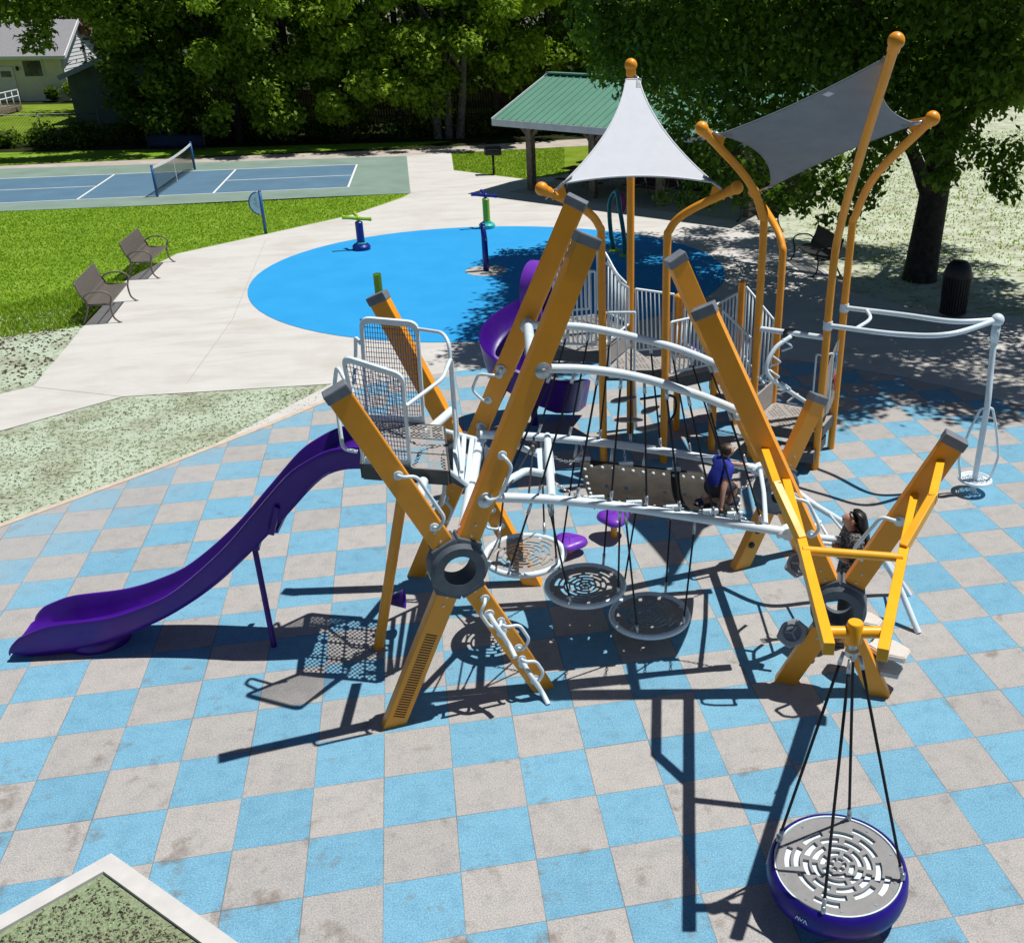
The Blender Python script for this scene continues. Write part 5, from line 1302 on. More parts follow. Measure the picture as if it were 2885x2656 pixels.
# ------------------------------------------------------------------ hanging things
def disc_plate(bm, c, r, z, slots, d=UZ, th=.03):
    """round plate with rings of curved slots (real openings)"""
    dd, x, y = basis(d)
    rings_r = [0.0, .065, .145, .19, .28, .325, .42, .465, .565, .615, .715, .765, .865, 1.0]
    nseg = 72
    def vt(rr, a, h): return bm.verts.new(V(c)+(x*math.cos(a)+y*math.sin(a))*rr*r+dd*h)
    g = {}
    for h in (0, 1):
        for i, rr in enumerate(rings_r):
            for k in range(nseg):
                if i == 0: 
                    if k == 0: g[h, 0, 0] = vt(0, 0, h*th)
                else: g[h, i, k] = vt(rr, 2*math.pi*k/nseg, h*th)
    def gv(h, i, k): return g[h, 0, 0] if i == 0 else g[h, i, k % nseg]
    hole = set()
    for i in range(len(rings_r)-1):
        if i % 2 == 1:                                    # slot ring
            per = {1: 12, 3: 12, 5: 12, 7: 9, 9: 9, 11: 8}.get(i, 9)
            for k in range(nseg):
                ph = (k+2*i) % per
                if ph < per-2-(1 if i < 4 else 0): hole.add((i, k))
    hole -= {(11, k) for k in range(nseg) if (k//8) % 2 == 0}
    for i in range(len(rings_r)-1):
        for k in range(nseg):
            if (i, k) in hole: continue
            for h in (0, 1):
                vs = [gv(h, i, k), gv(h, i+1, k), gv(h, i+1, k+1), gv(h, i, k+1)]
                vs = list(dict.fromkeys(vs)); bm.faces.new(vs if h else vs[::-1])
    for (i, k) in hole:
        for (a, b_, nb) in (((i, k), (i, k+1), (i-1, k)), ((i+1, k), (i+1, k+1), (i+1, k)), ((i, k), (i+1, k), (i, (k-1) % nseg)), ((i, k+1), (i+1, k+1), (i, (k+1) % nseg))):
            if nb in hole: continue
            vs = [gv(0, *a), gv(0, *b_), gv(1, *b_), gv(1, *a)]
            if len(set(vs)) == 4:
                try: bm.faces.new(vs)
                except ValueError: pass
    n_ = len(rings_r)-1
    for k in range(nseg): bm.faces.new((gv(0, n_, k), gv(0, n_, k+1), gv(1, n_, k+1), gv(1, n_, k)))
    return bm
labels = ['highest and leftmost of the three hanging slotted discs, half in sun', 'middle one of the three hanging slotted discs, over a dark shadow', 'lowest hanging slotted disc on the right, close to the floor']
discs = [((1028, 1087), 1.02), ((1147, 1147), .60), ((1273, 1205), .26)]
M['disc'] = mat('dark_grey_disc', (0.33, 0.31, 0.295), 0.5, 0.08, 14)
for i, (q, z) in enumerate(discs):
    c = V(gp(*q, z)); t = thing('hanging_disc', labels[i], 'hanging disc', c, 0, 'hanging slotted discs under the arches')
    bm = bmesh.new(); disc_plate(bm, c-UZ*.008, .385, 0, 0, UZ, .012); obj('plate', bm, 'disc', t, 30)
    bm = bmesh.new(); tube(bm, [c+V((math.cos(a), math.sin(a), 0))*.415 for a in [2*math.pi*k/48 for k in range(48)]], .032, 10, closed=True)
    obj('rim', bm, 'white2', t, 50)
    bm = bmesh.new()
    for k in range(8):
        a = 2*math.pi*k/8+.2; box(bm, c+V((math.cos(a), math.sin(a), 0))*.385, (.05, .03, .012), Matrix.Rotation(a, 3, 'Z'))
    obj('tab', bm, 'white', t)
    tops = [(lfd, {0: 1040, 1: 1075, 2: 1225}[i], -.62), (lfd, {0: 1082, 1: 1216, 2: 1362}[i], .0), (lrd, {0: 1000, 1: 1130, 2: 1265}[i], 2.3), (lrd, {0: 1060, 1: 1200, 2: 1322}[i], 1.0)]
    angs = (-2.1, -.75, 2.2, .9)
    for (pth, u, _), a in zip(tops, angs):
        rope(nearest(pth, u)-UZ*.04, c+V((math.cos(a), math.sin(a), 0))*.415, .0105, 0, .16, t)
# belt bridge
def belt():
    t = thing('belt_bridge', 'sagging dark brown rubber belt bridge with white rivets hung on chains', 'belt bridge', (3.2, 3.7, 1.4))
    us_r = [1136, 1200, 1260, 1320, 1376, 1420, 1452]; vs_r = [899, 906, 913, 920, 926, 938, 958]
    nx = 36
    off = lambda pl, d: tuple((p[0], p[1]+d) for p in pl)
    rear = [V(pv(u, v, *off(RP, -.12))) for u, v in zip(us_r, vs_r)]
    us_f = [1163, 1215, 1265, 1320, 1372, 1415, 1447]; vs_f = [975, 982, 988, 994, 1000, 1004, 1008]
    front = [V(pv(u, v, *off(FP, .22))) for u, v in zip(us_f, vs_f)]
    R1_, F1_ = smooth_path(rear, 9), smooth_path(front, 9); n_ = len(R1_); ny = 22
    bm = bmesh.new(); g = []
    for i in range(n_):
        col = []
        for j in range(ny+1):
            s = j/ny; p = R1_[i].lerp(F1_[i], s)-UZ*(.16*math.sin(math.pi*s)**.8); col.append(bm.verts.new(p))
        g.append(col)
    fs = []
    for i in range(n_-1):
        for j in range(ny):
            if 3 < i < n_-4 and 2 < j < ny-3 and i % 6 == 0 and j % 5 == 2: continue
            fs.append(bm.faces.new((g[i][j], g[i+1][j], g[i+1][j+1], g[i][j+1])))
    bmesh.ops.solidify(bm, geom=fs, thickness=.014)
    b_ = obj('belt', bm, 'brown', t, 50)
    bm = bmesh.new()
    def riv(i, s):
        i = int(i); p = R1_[i].lerp(F1_[i], s)-UZ*(.16*math.sin(math.pi*s)**.8); lathe(bm, [(.001, .016), (.012, .015), (.018, .006), (.018, -.012)], p, 10)
    for i in range(3, n_-1, 3): riv(i, .07); riv(i, .94)
    for k in range(8): riv(1, .12+.11*k); riv(n_-2, .12+.11*k); riv(n_-5, .12+.11*k)
    obj('rivet', bm, 'white', b_, True)['kind'] = 'stuff'
    bm = bmesh.new(); i0 = n_-11
    for j in range(ny):
        a0 = R1_[i0].lerp(F1_[i0], j/ny)-UZ*(.16*math.sin(math.pi*j/ny)**.8-.012); a1 = R1_[i0].lerp(F1_[i0], (j+1)/ny)-UZ*(.16*math.sin(math.pi*(j+1)/ny)**.8-.012); bar(bm, a0, a1, .09, .012, UZ, 0, .003)
    obj('strap', bm, 'black', b_)
    def chain(a, e):
        a, e = V(a), V(e); L = (e-a).length; d = (e-a)/L; _, x, y = basis(d); n = max(4, int(L/.042)); bm = bmesh.new()
        sag = .12*L if abs(d.z) < .7 else 0
        for k in range(n):
            c = a+d*L*(k+.5)/n-UZ*sag*4*((k+.5)/n)*(1-(k+.5)/n); s = x if k % 2 else y; hl = L/n*.72
            tube(bm, [c+d*hl*math.cos(w)+s*.013*math.sin(w) for w in [2*math.pi*q/8 for q in range(8)]], .0048, 5, closed=True)
        obj('chain', bm, 'steel', t, True)
    def clamp(p):
        bm = bmesh.new(); bar(bm, p-E1*.08, p+E1*.08, .045, .05, UZ, .012); obj('edge_clamp', bm, 'white', t)
    for u in (1140, 1225, 1322, 1400):
        r_ = min(R1_, key=lambda p: abs(((CXP+CF*((np.array(p)-CAMP)@RGT)/((np.array(p)-CAMP)@FWD))/K)-u)); clamp(r_); chain(nearest(lrd, u-2)-UZ*.045, r_+UZ*.02)
    for u in (1168, 1240, 1318, 1392, 1440):
        f_ = min(F1_, key=lambda p: abs(((CXP+CF*((np.array(p)-CAMP)@RGT)/((np.array(p)-CAMP)@FWD))/K)-u)); clamp(f_); chain(nearest(lfd, u-3)-UZ*.045, f_+UZ*.02)
    chain(cA.lerp(cB, .3), R1_[0]); chain(cA.lerp(cB, .72), F1_[0])
    chain(nearest(lrd, 1488)-UZ*.02, R1_[-1]); chain(nearest(lfd, 1530), F1_[-1])
    return R1_, F1_
bR, bF = belt()
# disc swing
def disc_swing():
    c = V(gp(1641.5, 1697, .36)); t = thing('disc_swing', 'round grey slotted saucer swing with deep purple ring on black ropes', 'swing', c)
    top = piv-UZ*.2
    ax = (top-c).normalized(); ax = (UZ*.7+ax*.3).normalized()
    ax = (ax+V((-.03, -.05, 0))).normalized()
    d, x, y = basis(ax)
    bm = bmesh.new(); disc_plate(bm, c, .465, 0, 0, ax, .02)
    # light floor pan under the slots is part of the plate casting
    obj('plate', bm, 'swplate', t, 30)
    bm = bmesh.new(); lathe(bm, [(.001, -.006), (.455, -.006), (.46, -.03)], c, 48, ax); obj('base_pan', bm, 'white2', t)
    bm = bmesh.new(); lathe(bm, [(.468, .018), (.472, .03), (.483, .03), (.483, .0)], c, 64, ax); obj('trim_ring', bm, 'white2', t, 50)
    bm = bmesh.new(); lathe(bm, [(.484, .02), (.496, .034), (.515, .02), (.53, -.03), (.535, -.1), (.52, -.17), (.48, -.2), (.40, -.205), (.40, -.05), (.484, -.04), (.484, .02)], c, 72, ax); ring = obj('bumper_ring', bm, 'ring', t, 50)
    pts = [gp(1520, 1643, .4), gp(1612, 1789, .4), gp(1769, 1722, .4), gp(1665, 1600, .4)]
    for k, p in enumerate(pts):
        o_ = V(p)-c; o_ -= ax*o_.dot(ax); o_ = o_.normalized()*.478
        e = c+o_+ax*.05; a = top+o_.normalized()*.06
        rope(a, e, .012, 0, .10, t)
        bm = bmesh.new(); tube(bm, [e-ax*.08, e+ax*.04], .02, 8); obj('rope_socket', bm, 'steel', t, True)
    bm = bmesh.new()
    for k in range(10):
        a = 2*math.pi*k/10+.3; lathe(bm, [(.001, .026), (.009, .026), (.012, .02)], c+(x*math.cos(a)+y*math.sin(a))*.43, 10, ax)
    obj('screw', bm, 'steel', t)
    # small white maker's mark on the front of the ring, as angular strokes
    bm = bmesh.new(); fv = V(gp(1577, 1793, .28))-c; fv -= ax*fv.dot(ax); fv.normalize(); sd = ax.cross(fv).normalized(); o_ = c+fv*.536-ax*.07
    for a, b_ in (((-.05, -.018), (-.035, .018)), ((-.035, .018), (-.02, -.018)), ((-.018, .018), (-.004, -.012)), ((-.004, -.012), (.012, .018)), ((.016, -.018), (.03, .018)), ((.03, .018), (.045, -.018))):
        bar(bm, o_+sd*a[0]+ax*a[1], o_+sd*b_[0]+ax*b_[1], .006, .006, fv)
    obj('mark', bm, 'white2', ring)
M['swplate'] = mat('grey_swing_plate', (0.245, 0.245, 0.25), 0.45, 0.06, 14)
M['ring'] = mat('deep_purple_ring', (0.016, 0.006, 0.21), 0.38, 0.1, 4, spec=0.3)
disc_swing()
# stepping pods
def pod(pu, pv_, z, label, rz, r=.2, stem=True):
    c = V(gp(pu, pv_, z)); t = thing('stepping_pod', label, 'stepping pod', (c.x, c.y, 0), 0, 'purple stepping pods on the rubber floor')
    bm = bmesh.new(); n = 36; prev = None; prof = [(1.0, -.045), (1.03, -.03), (1.0, -.005), (.93, .02), (.7, .038), (.0, .05)]
    rings = []
    for rr, h in prof:
        ring_ = []
        for k in range(n):
            a = 2*math.pi*k/n; q = 1+.13*math.cos(3*(a-rz))
            ring_.append(bm.verts.new(c+V((math.cos(a), math.sin(a), 0))*r*max(rr, .001)*q+UZ*h))
        rings.append(ring_)
    for a, b_ in zip(rings[:-1], rings[1:]):
        for k in range(n): bm.faces.new((a[k], a[(k+1) % n], b_[(k+1) % n], b_[k]))
    bm.faces.new(rings[0][::-1]); tp = obj('pod_top', bm, 'violet', t, 40)
    bm = bmesh.new()
    for k in range(3):
        a = rz+.5+2.09*k; bar(bm, c+UZ*.049, c+V((math.cos(a), math.sin(a), 0))*r*.8+UZ*.034, .006, .004, UZ)
    obj('groove', bm, 'purple', tp)
    bm = bmesh.new(); tube(bm, [V((c.x, c.y, -.05)), c-UZ*.03], .042, 12); obj('post', bm, 'orange', t, 50)
pod(1203, 1012, .30, 'taller purple stepping pod on a short orange post', .5)
pod(1116, 1060, .17, 'lower purple stepping pod partly hidden behind the leftmost hanging disc', 2.0)
# ================================================================== deck tower with orange posts, spiral slide and sail masts
tower = thing('deck_tower', 'play tower of orange posts, white railings and decks behind the arches', 'play tower', (4.6, 8.3, 0))
p1, p2, pC, pR1, pR2 = [V(gp(*q)) for q in ((1183, 905), (1300, 905), (1235, 850), (1597, 918), (1628, 878))]
pA, pD = V((5.42, 7.75, 0)), V((5.98, 8.42, 0)); bP, sP, s3 = V(gp(1325, 842)), V(gp(1394, 880)), V(gp(1440, 830))
def pd(u, v, d): r = ray(u, v); return V(CAMP+r/np.linalg.norm(r)*d)
def mast(base, pts, r=.055, ball=.088, nm='mast'):
    bm = bmesh.new(); P = [base-UZ*.12]+[V(p) for p in pts]
    tube(bm, smooth_path([P[0], P[0].lerp(P[1], .5)]+P[1:], 8), r, 14); m_ = obj(nm, bm, 'orange', tower, 50)
    if ball:
        d = (P[-1]-P[-2]).normalized(); bm = bmesh.new(); sphere(bm, P[-1]+d*.03, ball, 18, 12); lathe(bm, [(r*1.02, -.12), (r*1.25, -.1), (r*1.25, -.02)], P[-1], 14, d); obj('finial', bm, 'orange', m_, True)
    return m_
def up(b_, z, dx=0, dy=0): return V((b_.x+dx, b_.y+dy, z))
eL, eR, eA, eB, eC, eD = pd(1065, 372, 13.2), pd(1440, 370, 13.6), pd(1378, 255, 13.4), pd(1755, 85, 11.3), pd(1825, 235, 12.9), pd(1478, 378, 16.2)
topC = up(pC, 5.45)
mast(pC, [up(pC, 2.6), topC])
def bent(b_, e, z0):
    h = V((e.x-b_.x, e.y-b_.y, 0)); return [up(b_, z0), V((b_.x, b_.y, z0+.28))+h*.04, V((b_.x, b_.y, 0))+h*.30+UZ*(z0+.28+(e.z-z0-.28)*.42), V(e)]
mast(p1, bent(p1, eL, 3.25)); mast(p2, bent(p2, eR, 3.2)); mast(pA, bent(pA, eA, 3.35)); mast(pC.lerp(pC, 1), [up(pC, .5), up(pC, 1.0)], .056, 0, 'mast_sleeve')
mast(pR1, [up(pR1, 2.9), V((pR1.x, pR1.y, 3.6))+(eB-up(pR1, 0))*V((1, 1, 0))*.0+V((-.0, -.12, 0)), V((pR1.x, pR1.y, 0)).lerp(V((eB.x, eB.y, 0)), .52)+UZ*4.75, eB])
mast(pR2, bent(pR2, eC, 3.3)); mast(pD, bent(pD, eD, 2.75))
for b_, z, ball in ((bP, 2.16, True), (sP, 2.26, False), (s3, 2.35, False)):
    bm = bmesh.new(); tube(bm, [b_-UZ*.1, up(b_, z)], .055, 14)
    if ball: sphere(bm, up(b_, z+.02), .075, 14, 10)
    else: sphere(bm, up(b_, z), .055, 14, 8, (1, 1, .4))
    obj('post', bm, 'orange', tower, 50)
# ---- shade sails (hung between mast ends)
def coons(c, sag, n=18):
    """four corners in order; edges bow inward"""
    c = [V(p) for p in c]; ctr = sum(c, V())/4
    def edge(a, b_, t, k): m_ = (a+b_)/2; return a.lerp(b_, t)+(ctr-m_)*k*4*t*(1-t)
    def S(u, v):
        e0, e1 = edge(c[0], c[1], u, sag[0]), edge(c[3], c[2], u, sag[2]); f0, f1 = edge(c[0], c[3], v, sag[3]), edge(c[1], c[2], v, sag[1])
        return e0*(1-v)+e1*v+f0*(1-u)+f1*u-((c[0]*(1-u)+c[1]*u)*(1-v)+(c[3]*(1-u)+c[2]*u)*v)
    return S
def sail(name, label, corners, masts, sag, m, hemm):
    t = thing('shade_sail', label, 'shade sail', corners[0], 0, 'shade sails over the deck tower')
    S = coons(corners, sag); n = 22; bm = bmesh.new()
    g = [[bm.verts.new(S(i/n, j/n)) for j in range(n+1)] for i in range(n+1)]
    for i in range(n):
        for j in range(n): bm.faces.new((g[i][j], g[i+1][j], g[i+1][j+1], g[i][j+1]))
    bmesh.ops.remove_doubles(bm, verts=bm.verts, dist=.002); bmesh.ops.solidify(bm, geom=bm.faces[:], thickness=.006); obj('cloth', bm, m, t, 60)
    bm = bmesh.new()
    loopp = [S(i/n, 0) for i in range(n)]+[S(1, j/n) for j in range(n)]+[S(1-i/n, 1) for i in range(n)]+[S(0, 1-j/n) for j in range(n)]
    tube(bm, loopp, .014, 6, closed=True); obj('hem', bm, hemm, t, True)
    for c, e in zip(corners, masts):
        if e is None: continue
        c = V(c); e = V(e); d = (e-c); bm = bmesh.new(); tube(bm, [c-d.normalized()*.03, c.lerp(e, .45)], .02, 8); tube(bm, [c.lerp(e, .4), e], .012, 6); tk = obj('turnbuckle', bm, 'steel', t, True)
        ctr = sum([V(q) for q in corners], V())/4; w = (ctr-c).normalized(); bm = bmesh.new(); bar(bm, c-w*.02, c+w*.16, .07, .018, w.cross(d).normalized() if w.cross(d).length > .01 else UZ, .004); obj('corner_plate', bm, 'cap', t)
    return t
def lug(b_, to):   # orange lug from mast end
    d = (V(to)-V(b_)).normalized(); return V(b_)+d*.16
inL, inR, inT = eL+(topC-eL).normalized()*.10, eR+(topC-eR).normalized()*.10, topC-UZ*.12
cL = pd(1103, 360, (eL-V(CAMP)).length+.05); cR = pd(1398, 358, (eR-V(CAMP)).length+.03); cT = up(pC, vp(1236, 152, pC)[2])
cT2 = cT+V((.09, -.10, -.02)); cT1 = cT+V((-.09, -.10, -.02))
sail('shade_sail', 'white triangular shade sail tented up to the straight ball topped mast', [cT1, cT2, cR, cL], [None, topC-UZ*.05, eR-(eR-p2)*.03, eL-(eL-p1)*.03], (.0, .30, .13, .30), 'sailw', 'sailw')
gA, gB, gC, gD = pd(1412, 264, 13.5), pd(1737, 114, 11.6), pd(1792, 243, 13.0), pd(1510, 366, 15.9)
t_ = sail('shade_sail', 'dark grey twisted four cornered shade sail between the tall bent masts', [gA, gB, gC, gD], [eA, eB, eC, eD], (.10, .19, .09, .24), 'sailg', 'sailg')
S = coons([gA, gB, gC, gD], (.10, .19, .09, .24)); bm = bmesh.new(); p = S(.66, .06); q = S(.70, .06); w = S(.66, .14); nn = (q-p).cross(w-p).normalized()
bar(bm, p+nn*.0, q+nn*.0, .09, .02, nn); obj('care_label', bm, 'sailw', t_)
for b_, e, c in ((p1, eL, cL), (p2, eR, cR), (pA, eA, gA), (pR2, eC, gC)):
    d = (V(c)-V(e)).normalized(); a = V(e)-(V(e)-(V((b_.x, b_.y, e.z-.9)))).normalized()*.16; bm = bmesh.new()
    bar(bm, a+UZ*.02, a+d*.2+UZ*.03, .014, .13, UZ); obj('lug', bm, 'orange', tower)
# ---- decks
def deck(poly, z, th=.16, name='deck', perf=True):
    bm = bmesh.new(); prism(bm, poly, z-.02, z); dk = obj(name, bm, 'deck', tower)
    c = sum([V((p[0], p[1], 0)) for p in poly], V())/len(poly); bm = bmesh.new(); n = len(poly)
    for i in range(n):
        a, b_ = V((*poly[i][:2], z-th/2-.002)), V((*poly[(i+1) % n][:2], z-th/2-.002)); bar(bm, a, b_, .025, th-.004, UZ)
    obj('edge_skirt', bm, 'deckside', dk)
    if perf:
        bm = bmesh.new(); xs = [p[0] for p in poly]; ys = [p[1] for p in poly]; x = min(xs); k = 0
        sh = [tuple(c.xy+(V((p[0], p[1], 0))-c).xy*.86) for p in poly]
        while x < max(xs):
            y = min(ys)+(.03 if k % 2 else 0)
            while y < max(ys):
                if inpoly((x, y), sh) and (int((x-min(xs))/.30) + 0) >= 0 and ((x-min(xs)) % .32 > .05) and ((y-min(ys)) % .32 > .05):
                    lathe(bm, [(.001, z+.0025), (.014, z+.0025)], (x, y, 0), 6)
                y += .06
            x += .052; k += 1
        obj('drain_hole', bm, 'black', dk)['kind'] = 'stuff'
    return dk
q2 = lambda *P: [(p[0], p[1]) for p in P]
dA = q2(V((2.46, 8.25, 0)), p1, pC, V((3.42, 9.85, 0)), V((2.72, 9.8, 0))); deck(dA, 1.74)
dB = q2(p1+V((.05, 0, 0)), p2, pC); deck(dB, 1.46)
dC = q2(p2, sP, V((5.0, 8.7, 0)), bP, pC+V((.05, -.05, 0))); deck(dC, 1.30)
dD = q2(pA+V((-.05, -.05, 0)), pR1, pR2, pD); deck(dD, .58)
dE = q2(sP+V((.04, -.1, 0)), V((5.3, 7.95, 0)), V((5.75, 8.55, 0)), V((5.02, 8.68, 0))); deck(dE, .95)
dF = q2(V((5.62, 7.22, 0)), V((6.1, 6.98, 0)), V((6.55, 7.6, 0)), V((6.15, 7.7, 0))); deck(dF, .33)
for a, b_, z0, z1 in ((p1, pC, 1.48, 1.72), (pA, pD, .6, .95)):
    bm = bmesh.new(); bar(bm, V((a.x, a.y, (z0+z1)/2)), V((b_.x, b_.y, (z0+z1)/2)), .03, z1-z0, UZ); obj('riser', bm, 'deck', tower)
# ---- railings: each a frame with bars
def railing(a, b_, zt0, zt1, zb0, zb1, n=8, wave=0, r=.017, corner=False, inset=.09, lean=0):
    a, b_ = V(a), V(b_); d = (b_-a).normalized(); a = a+d*inset; b_ = b_-d*inset
    def T_(s): return a.lerp(b_, s)+UZ*((zt0+(zt1-zt0)*s)+wave*(.5+.5*math.cos(math.pi*min(1, max(0, (s-.15)/.6)))-.5))
    def B_(s): return a.lerp(b_, s)+UZ*(zb0+(zb1-zb0)*s)
    bm = bmesh.new()
    top = [T_(k/14) for k in range(15)]
    if corner: tube(bm, rounded([B_(0), T_(0)]+top[1:]+[B_(1)], .12, 6), r*1.15, 8)
    else: tube(bm, top, r*1.15, 8); tube(bm, [T_(0), B_(0)], r, 8); tube(bm, [T_(1), B_(1)], r, 8)
    tube(bm, [B_(0), B_(1)], r*1.15, 8)
    rl = obj('railing', bm, 'white', tower, 50)
    bm = bmesh.new()
    for k in range(1, n): s = k/n; tube(bm, [T_(min(1, max(0, s-lean))), B_(s)], r*.78, 7)
    obj('baluster', bm, 'white', rl, True)['kind'] = 'stuff'
    return rl
railing((2.46, 8.25, 0), p1, 2.92, 2.90, 1.84, 1.84, 9); railing((2.72, 9.8, 0), (3.42, 9.85, 0), 2.92, 2.85, 1.84, 1.84, 8)
railing(p1, pC, 2.92, 2.50, 1.84, 1.84, 7, .18); railing((3.42, 9.85, 0), pC, 2.80, 2.50, 1.84, 1.84, 8, .16)
railing(p1+V((.02, -.02, 0)), p1+V((.52, -.11, 0)), 2.32, 2.32, 1.36, 1.36, 3, 0, .017, True, .07)
railing(pC, bP, 2.36, 2.24, 1.40, 1.40, 9, 0, .017, False, .08, .06); railing(p2, sP, 2.16, 2.18, 1.40, 1.40, 9, 0, .017, True, .09, -.05)
railing(bP, V((5.0, 8.7, 0)), 2.16, 2.1, 1.4, 1.3, 6); 
railing(sP, pA, 2.22, 1.86, 1.24, .75, 9, 0, .017, True); railing(s3, pD, 2.30, 1.9, 1.2, .75, 8); railing(V((5.0, 8.7, 0)), s3, 2.1, 2.2, 1.2, 1.1, 6)
# ---- curly climber pole, top bar and grips between masts
bm = bmesh.new(); tube(bm, [up(pA, 2.02), up(pR1, 2.02)], .04, 12); obj('top_bar', bm, 'white2', tower, 50)
bm = bmesh.new(); gpnt = up(pA, 2.02).lerp(up(pR1, 2.02), .46); tube(bm, [gpnt+V((.075*math.cos(k*.3142), -.03, .075*math.sin(k*.3142))) for k in range(20)], .03, 8, closed=True); obj('grip_ring', bm, 'black', tower, True)
cu = [gpnt+V((0, -.08, -.03)), V(gp(1520, 682, 1.86)), V(gp(1502, 718, 1.62)), V(gp(1512, 742, 1.42)), V(gp(1545, 765, 1.15)), V(gp(1580, 788, .9)), V(gp(1600, 800, .65))]
bm = bmesh.new(); tube(bm, smooth_path(cu, 6), .032, 10); cl = obj('curly_pole', bm, 'white2', tower, True)
for k, (i, sd) in enumerate(((0, 1), (1, 1), (2, 1), (2, -1), (3, 1), (4, -1))):
    a = cu[i].lerp(cu[i+1], .55); s = V((.17*sd, .02, -.02)); bm = bmesh.new(); tube(bm, rounded([a+UZ*.05, a+s+UZ*.0-UZ*.06, a-UZ*.12], .03), .014, 7); obj('toe_loop', bm, 'white2', cl, True)
# hand rails at the low deck and the printed activity panel
for b_, dx in ((pR1, -.13), (pR1, .12), (pD, .0)):
    bm = bmesh.new(); tube(bm, rounded([up(b_, 1.75), up(b_, 1.8, dx), up(b_, 1.05, dx), up(b_, 1.0)], .05), .014, 7); obj('hand_rail', bm, 'white', tower, True)
a, b_ = pR1, pR2; d = (b_-a).normalized(); q = [(.10, .75), (.10, 1.32), (.18, 1.5), (.35, 1.66), (.55, 1.78), (.72, 1.8), (.74, .85), (.5, .72)]
bm = bmesh.new(); f = bm.faces.new([bm.verts.new(up(a, z)+d*s) for s, z in q]); bmesh.ops.solidify(bm, geom=[f], thickness=.022); pn = obj('activity_panel', bm, 'tan', tower)
nn = V((d.y, -d.x, 0)); nn = nn if nn.x < 0 else -nn
for (s0, z0), cols in (((.56, 1.55), 'skyblue'), ((.58, 1.2), 'red')):
    bm = bmesh.new(); c = up(a, z0)+d*s0
    for sg in (-1, 1):
        for (x, z, w, h) in ((0, 0, .09, .08), (0, .07, .13, .03), (.02, -.1, .05, .13)): box(bm, c+d*x+UZ*z+nn*sg*.024, (w, .012, h), Matrix((d, nn, UZ)).transposed(), .004)
    obj('slider', bm, cols, pn)
# ---- overhead rails to the stand-on spinner
hub_ = V(gp(1955, 627, 2.45)); base_ = V(gp(1906.5, 963.5)); r1 = up(pR1, 2.2); r2 = up(pR2, 2.24)
m1 = V(gp(1760, 655, 2.26)); m1b = V(gp(1860, 655, 2.36)); m2 = V(gp(1770, 617, 2.32)); m2b = V(gp(1870, 630, 2.42))
for P in ([r1, m1, m1b, hub_], [r2, m2, m2b, hub_]):
    bm = bmesh.new(); tube(bm, smooth_path(P, 8), .036, 12); tube(bm, [P[0]-UZ*.06, P[0]+UZ*.06], .066, 12); obj('overhead_rail', bm, 'white2', tower, 50)
bm = bmesh.new(); a, b_ = V(gp(1678, 644, 2.22)), V(gp(1698, 607, 2.28)); tube(bm, smooth_path([a, a.lerp(b_, .5)+V((.12, -.02, 0)), b_], 6), .026, 10); obj('rail_tie', bm, 'white2', tower, True)
bm = bmesh.new(); sphere(bm, hub_, .088, 18, 12); ob = obj('spinner', bm, 'white2', tower, True)
bm = bmesh.new(); b0 = base_-UZ*.1; tube(bm, smooth_path([b0, base_+UZ*.9, base_+UZ*1.35, base_.lerp(V((hub_.x, hub_.y, 0)), .55)+UZ*1.75, hub_-UZ*.3, hub_-UZ*.04], 8), .042, 12); tube(bm, [hub_-UZ*.3, hub_-UZ*.05], .058, 12); obj('spinner_pole', bm, 'white2', ob, True)
sc = V((base_.x, base_.y, .2)); bm = bmesh.new(); disc_plate(bm, sc-UZ*.02, .2, 0, 0, UZ, .02); tube(bm, [sc+V((math.cos(k*.2618), math.sin(k*.2618), 0))*.215 for k in range(24)], .022, 8, closed=True); obj('foot_disc', bm, 'white2', ob, 40)
for sgn in (-1, 1):
    s = V((.98, -.2, 0))*sgn; bm = bmesh.new(); tube(bm, rounded([base_+UZ*1.28, base_+s*.08+UZ*1.27, base_+s*.17+UZ*1.0, base_+s*.28+UZ*.55, base_+s*.21+UZ*.21], .09, 6), .018, 8); obj('grab_hoop', bm, 'white2', ob, True)
# ---- leaf steps on a stem under the decks
bm = bmesh.new(); st = V(gp(1244, 840)); tube(bm, smooth_path([st-UZ*.1, st+UZ*.4, st+V((-.03, .0, 1.0)), st+V((-.02, 0, 1.46))], 5), .042, 10); stem = obj('step_stem', bm, 'white', tower, True)
def leafstep(c, rz, s=.2):
    bm = bmesh.new(); out = [(-1, 0), (-.6, .34), (0, .42), (.6, .3), (1, .0), (.55, -.22), (0, -.34), (-.6, -.3)]
    c_, s_ = math.cos(rz), math.sin(rz); P = smooth_path([(c.x+(x*c_-y*s_)*s, c.y+(x*s_+y*c_)*s, 0) for x, y in out], 4, True)
    prism(bm, [(p.x, p.y) for p in P], c.z-.02, c.z); obj('leaf_step', bm, 'tan', stem, 40)
leafstep(V(gp(1222, 782, .95)), .3, .22); leafstep(V(gp(1232, 822, .55)), -.2, .22); leafstep(V(gp(1275, 802, .75)), .6, .2); leafstep(V(gp(1275, 838, .35)), .2, .2)
bm = bmesh.new(); pts = [V(gp(1222, 790, .6)), V(gp(1215, 830, .3)), V(gp(1235, 850, .1))]; tube(bm, smooth_path([V(gp(1255, 782, .9)), V(gp(1318, 776, 1.0)), V(gp(1322, 810, .6)), V(gp(1300, 836, .2))], 6), .02, 8); obj('bent_rail', bm, 'black', tower, True)
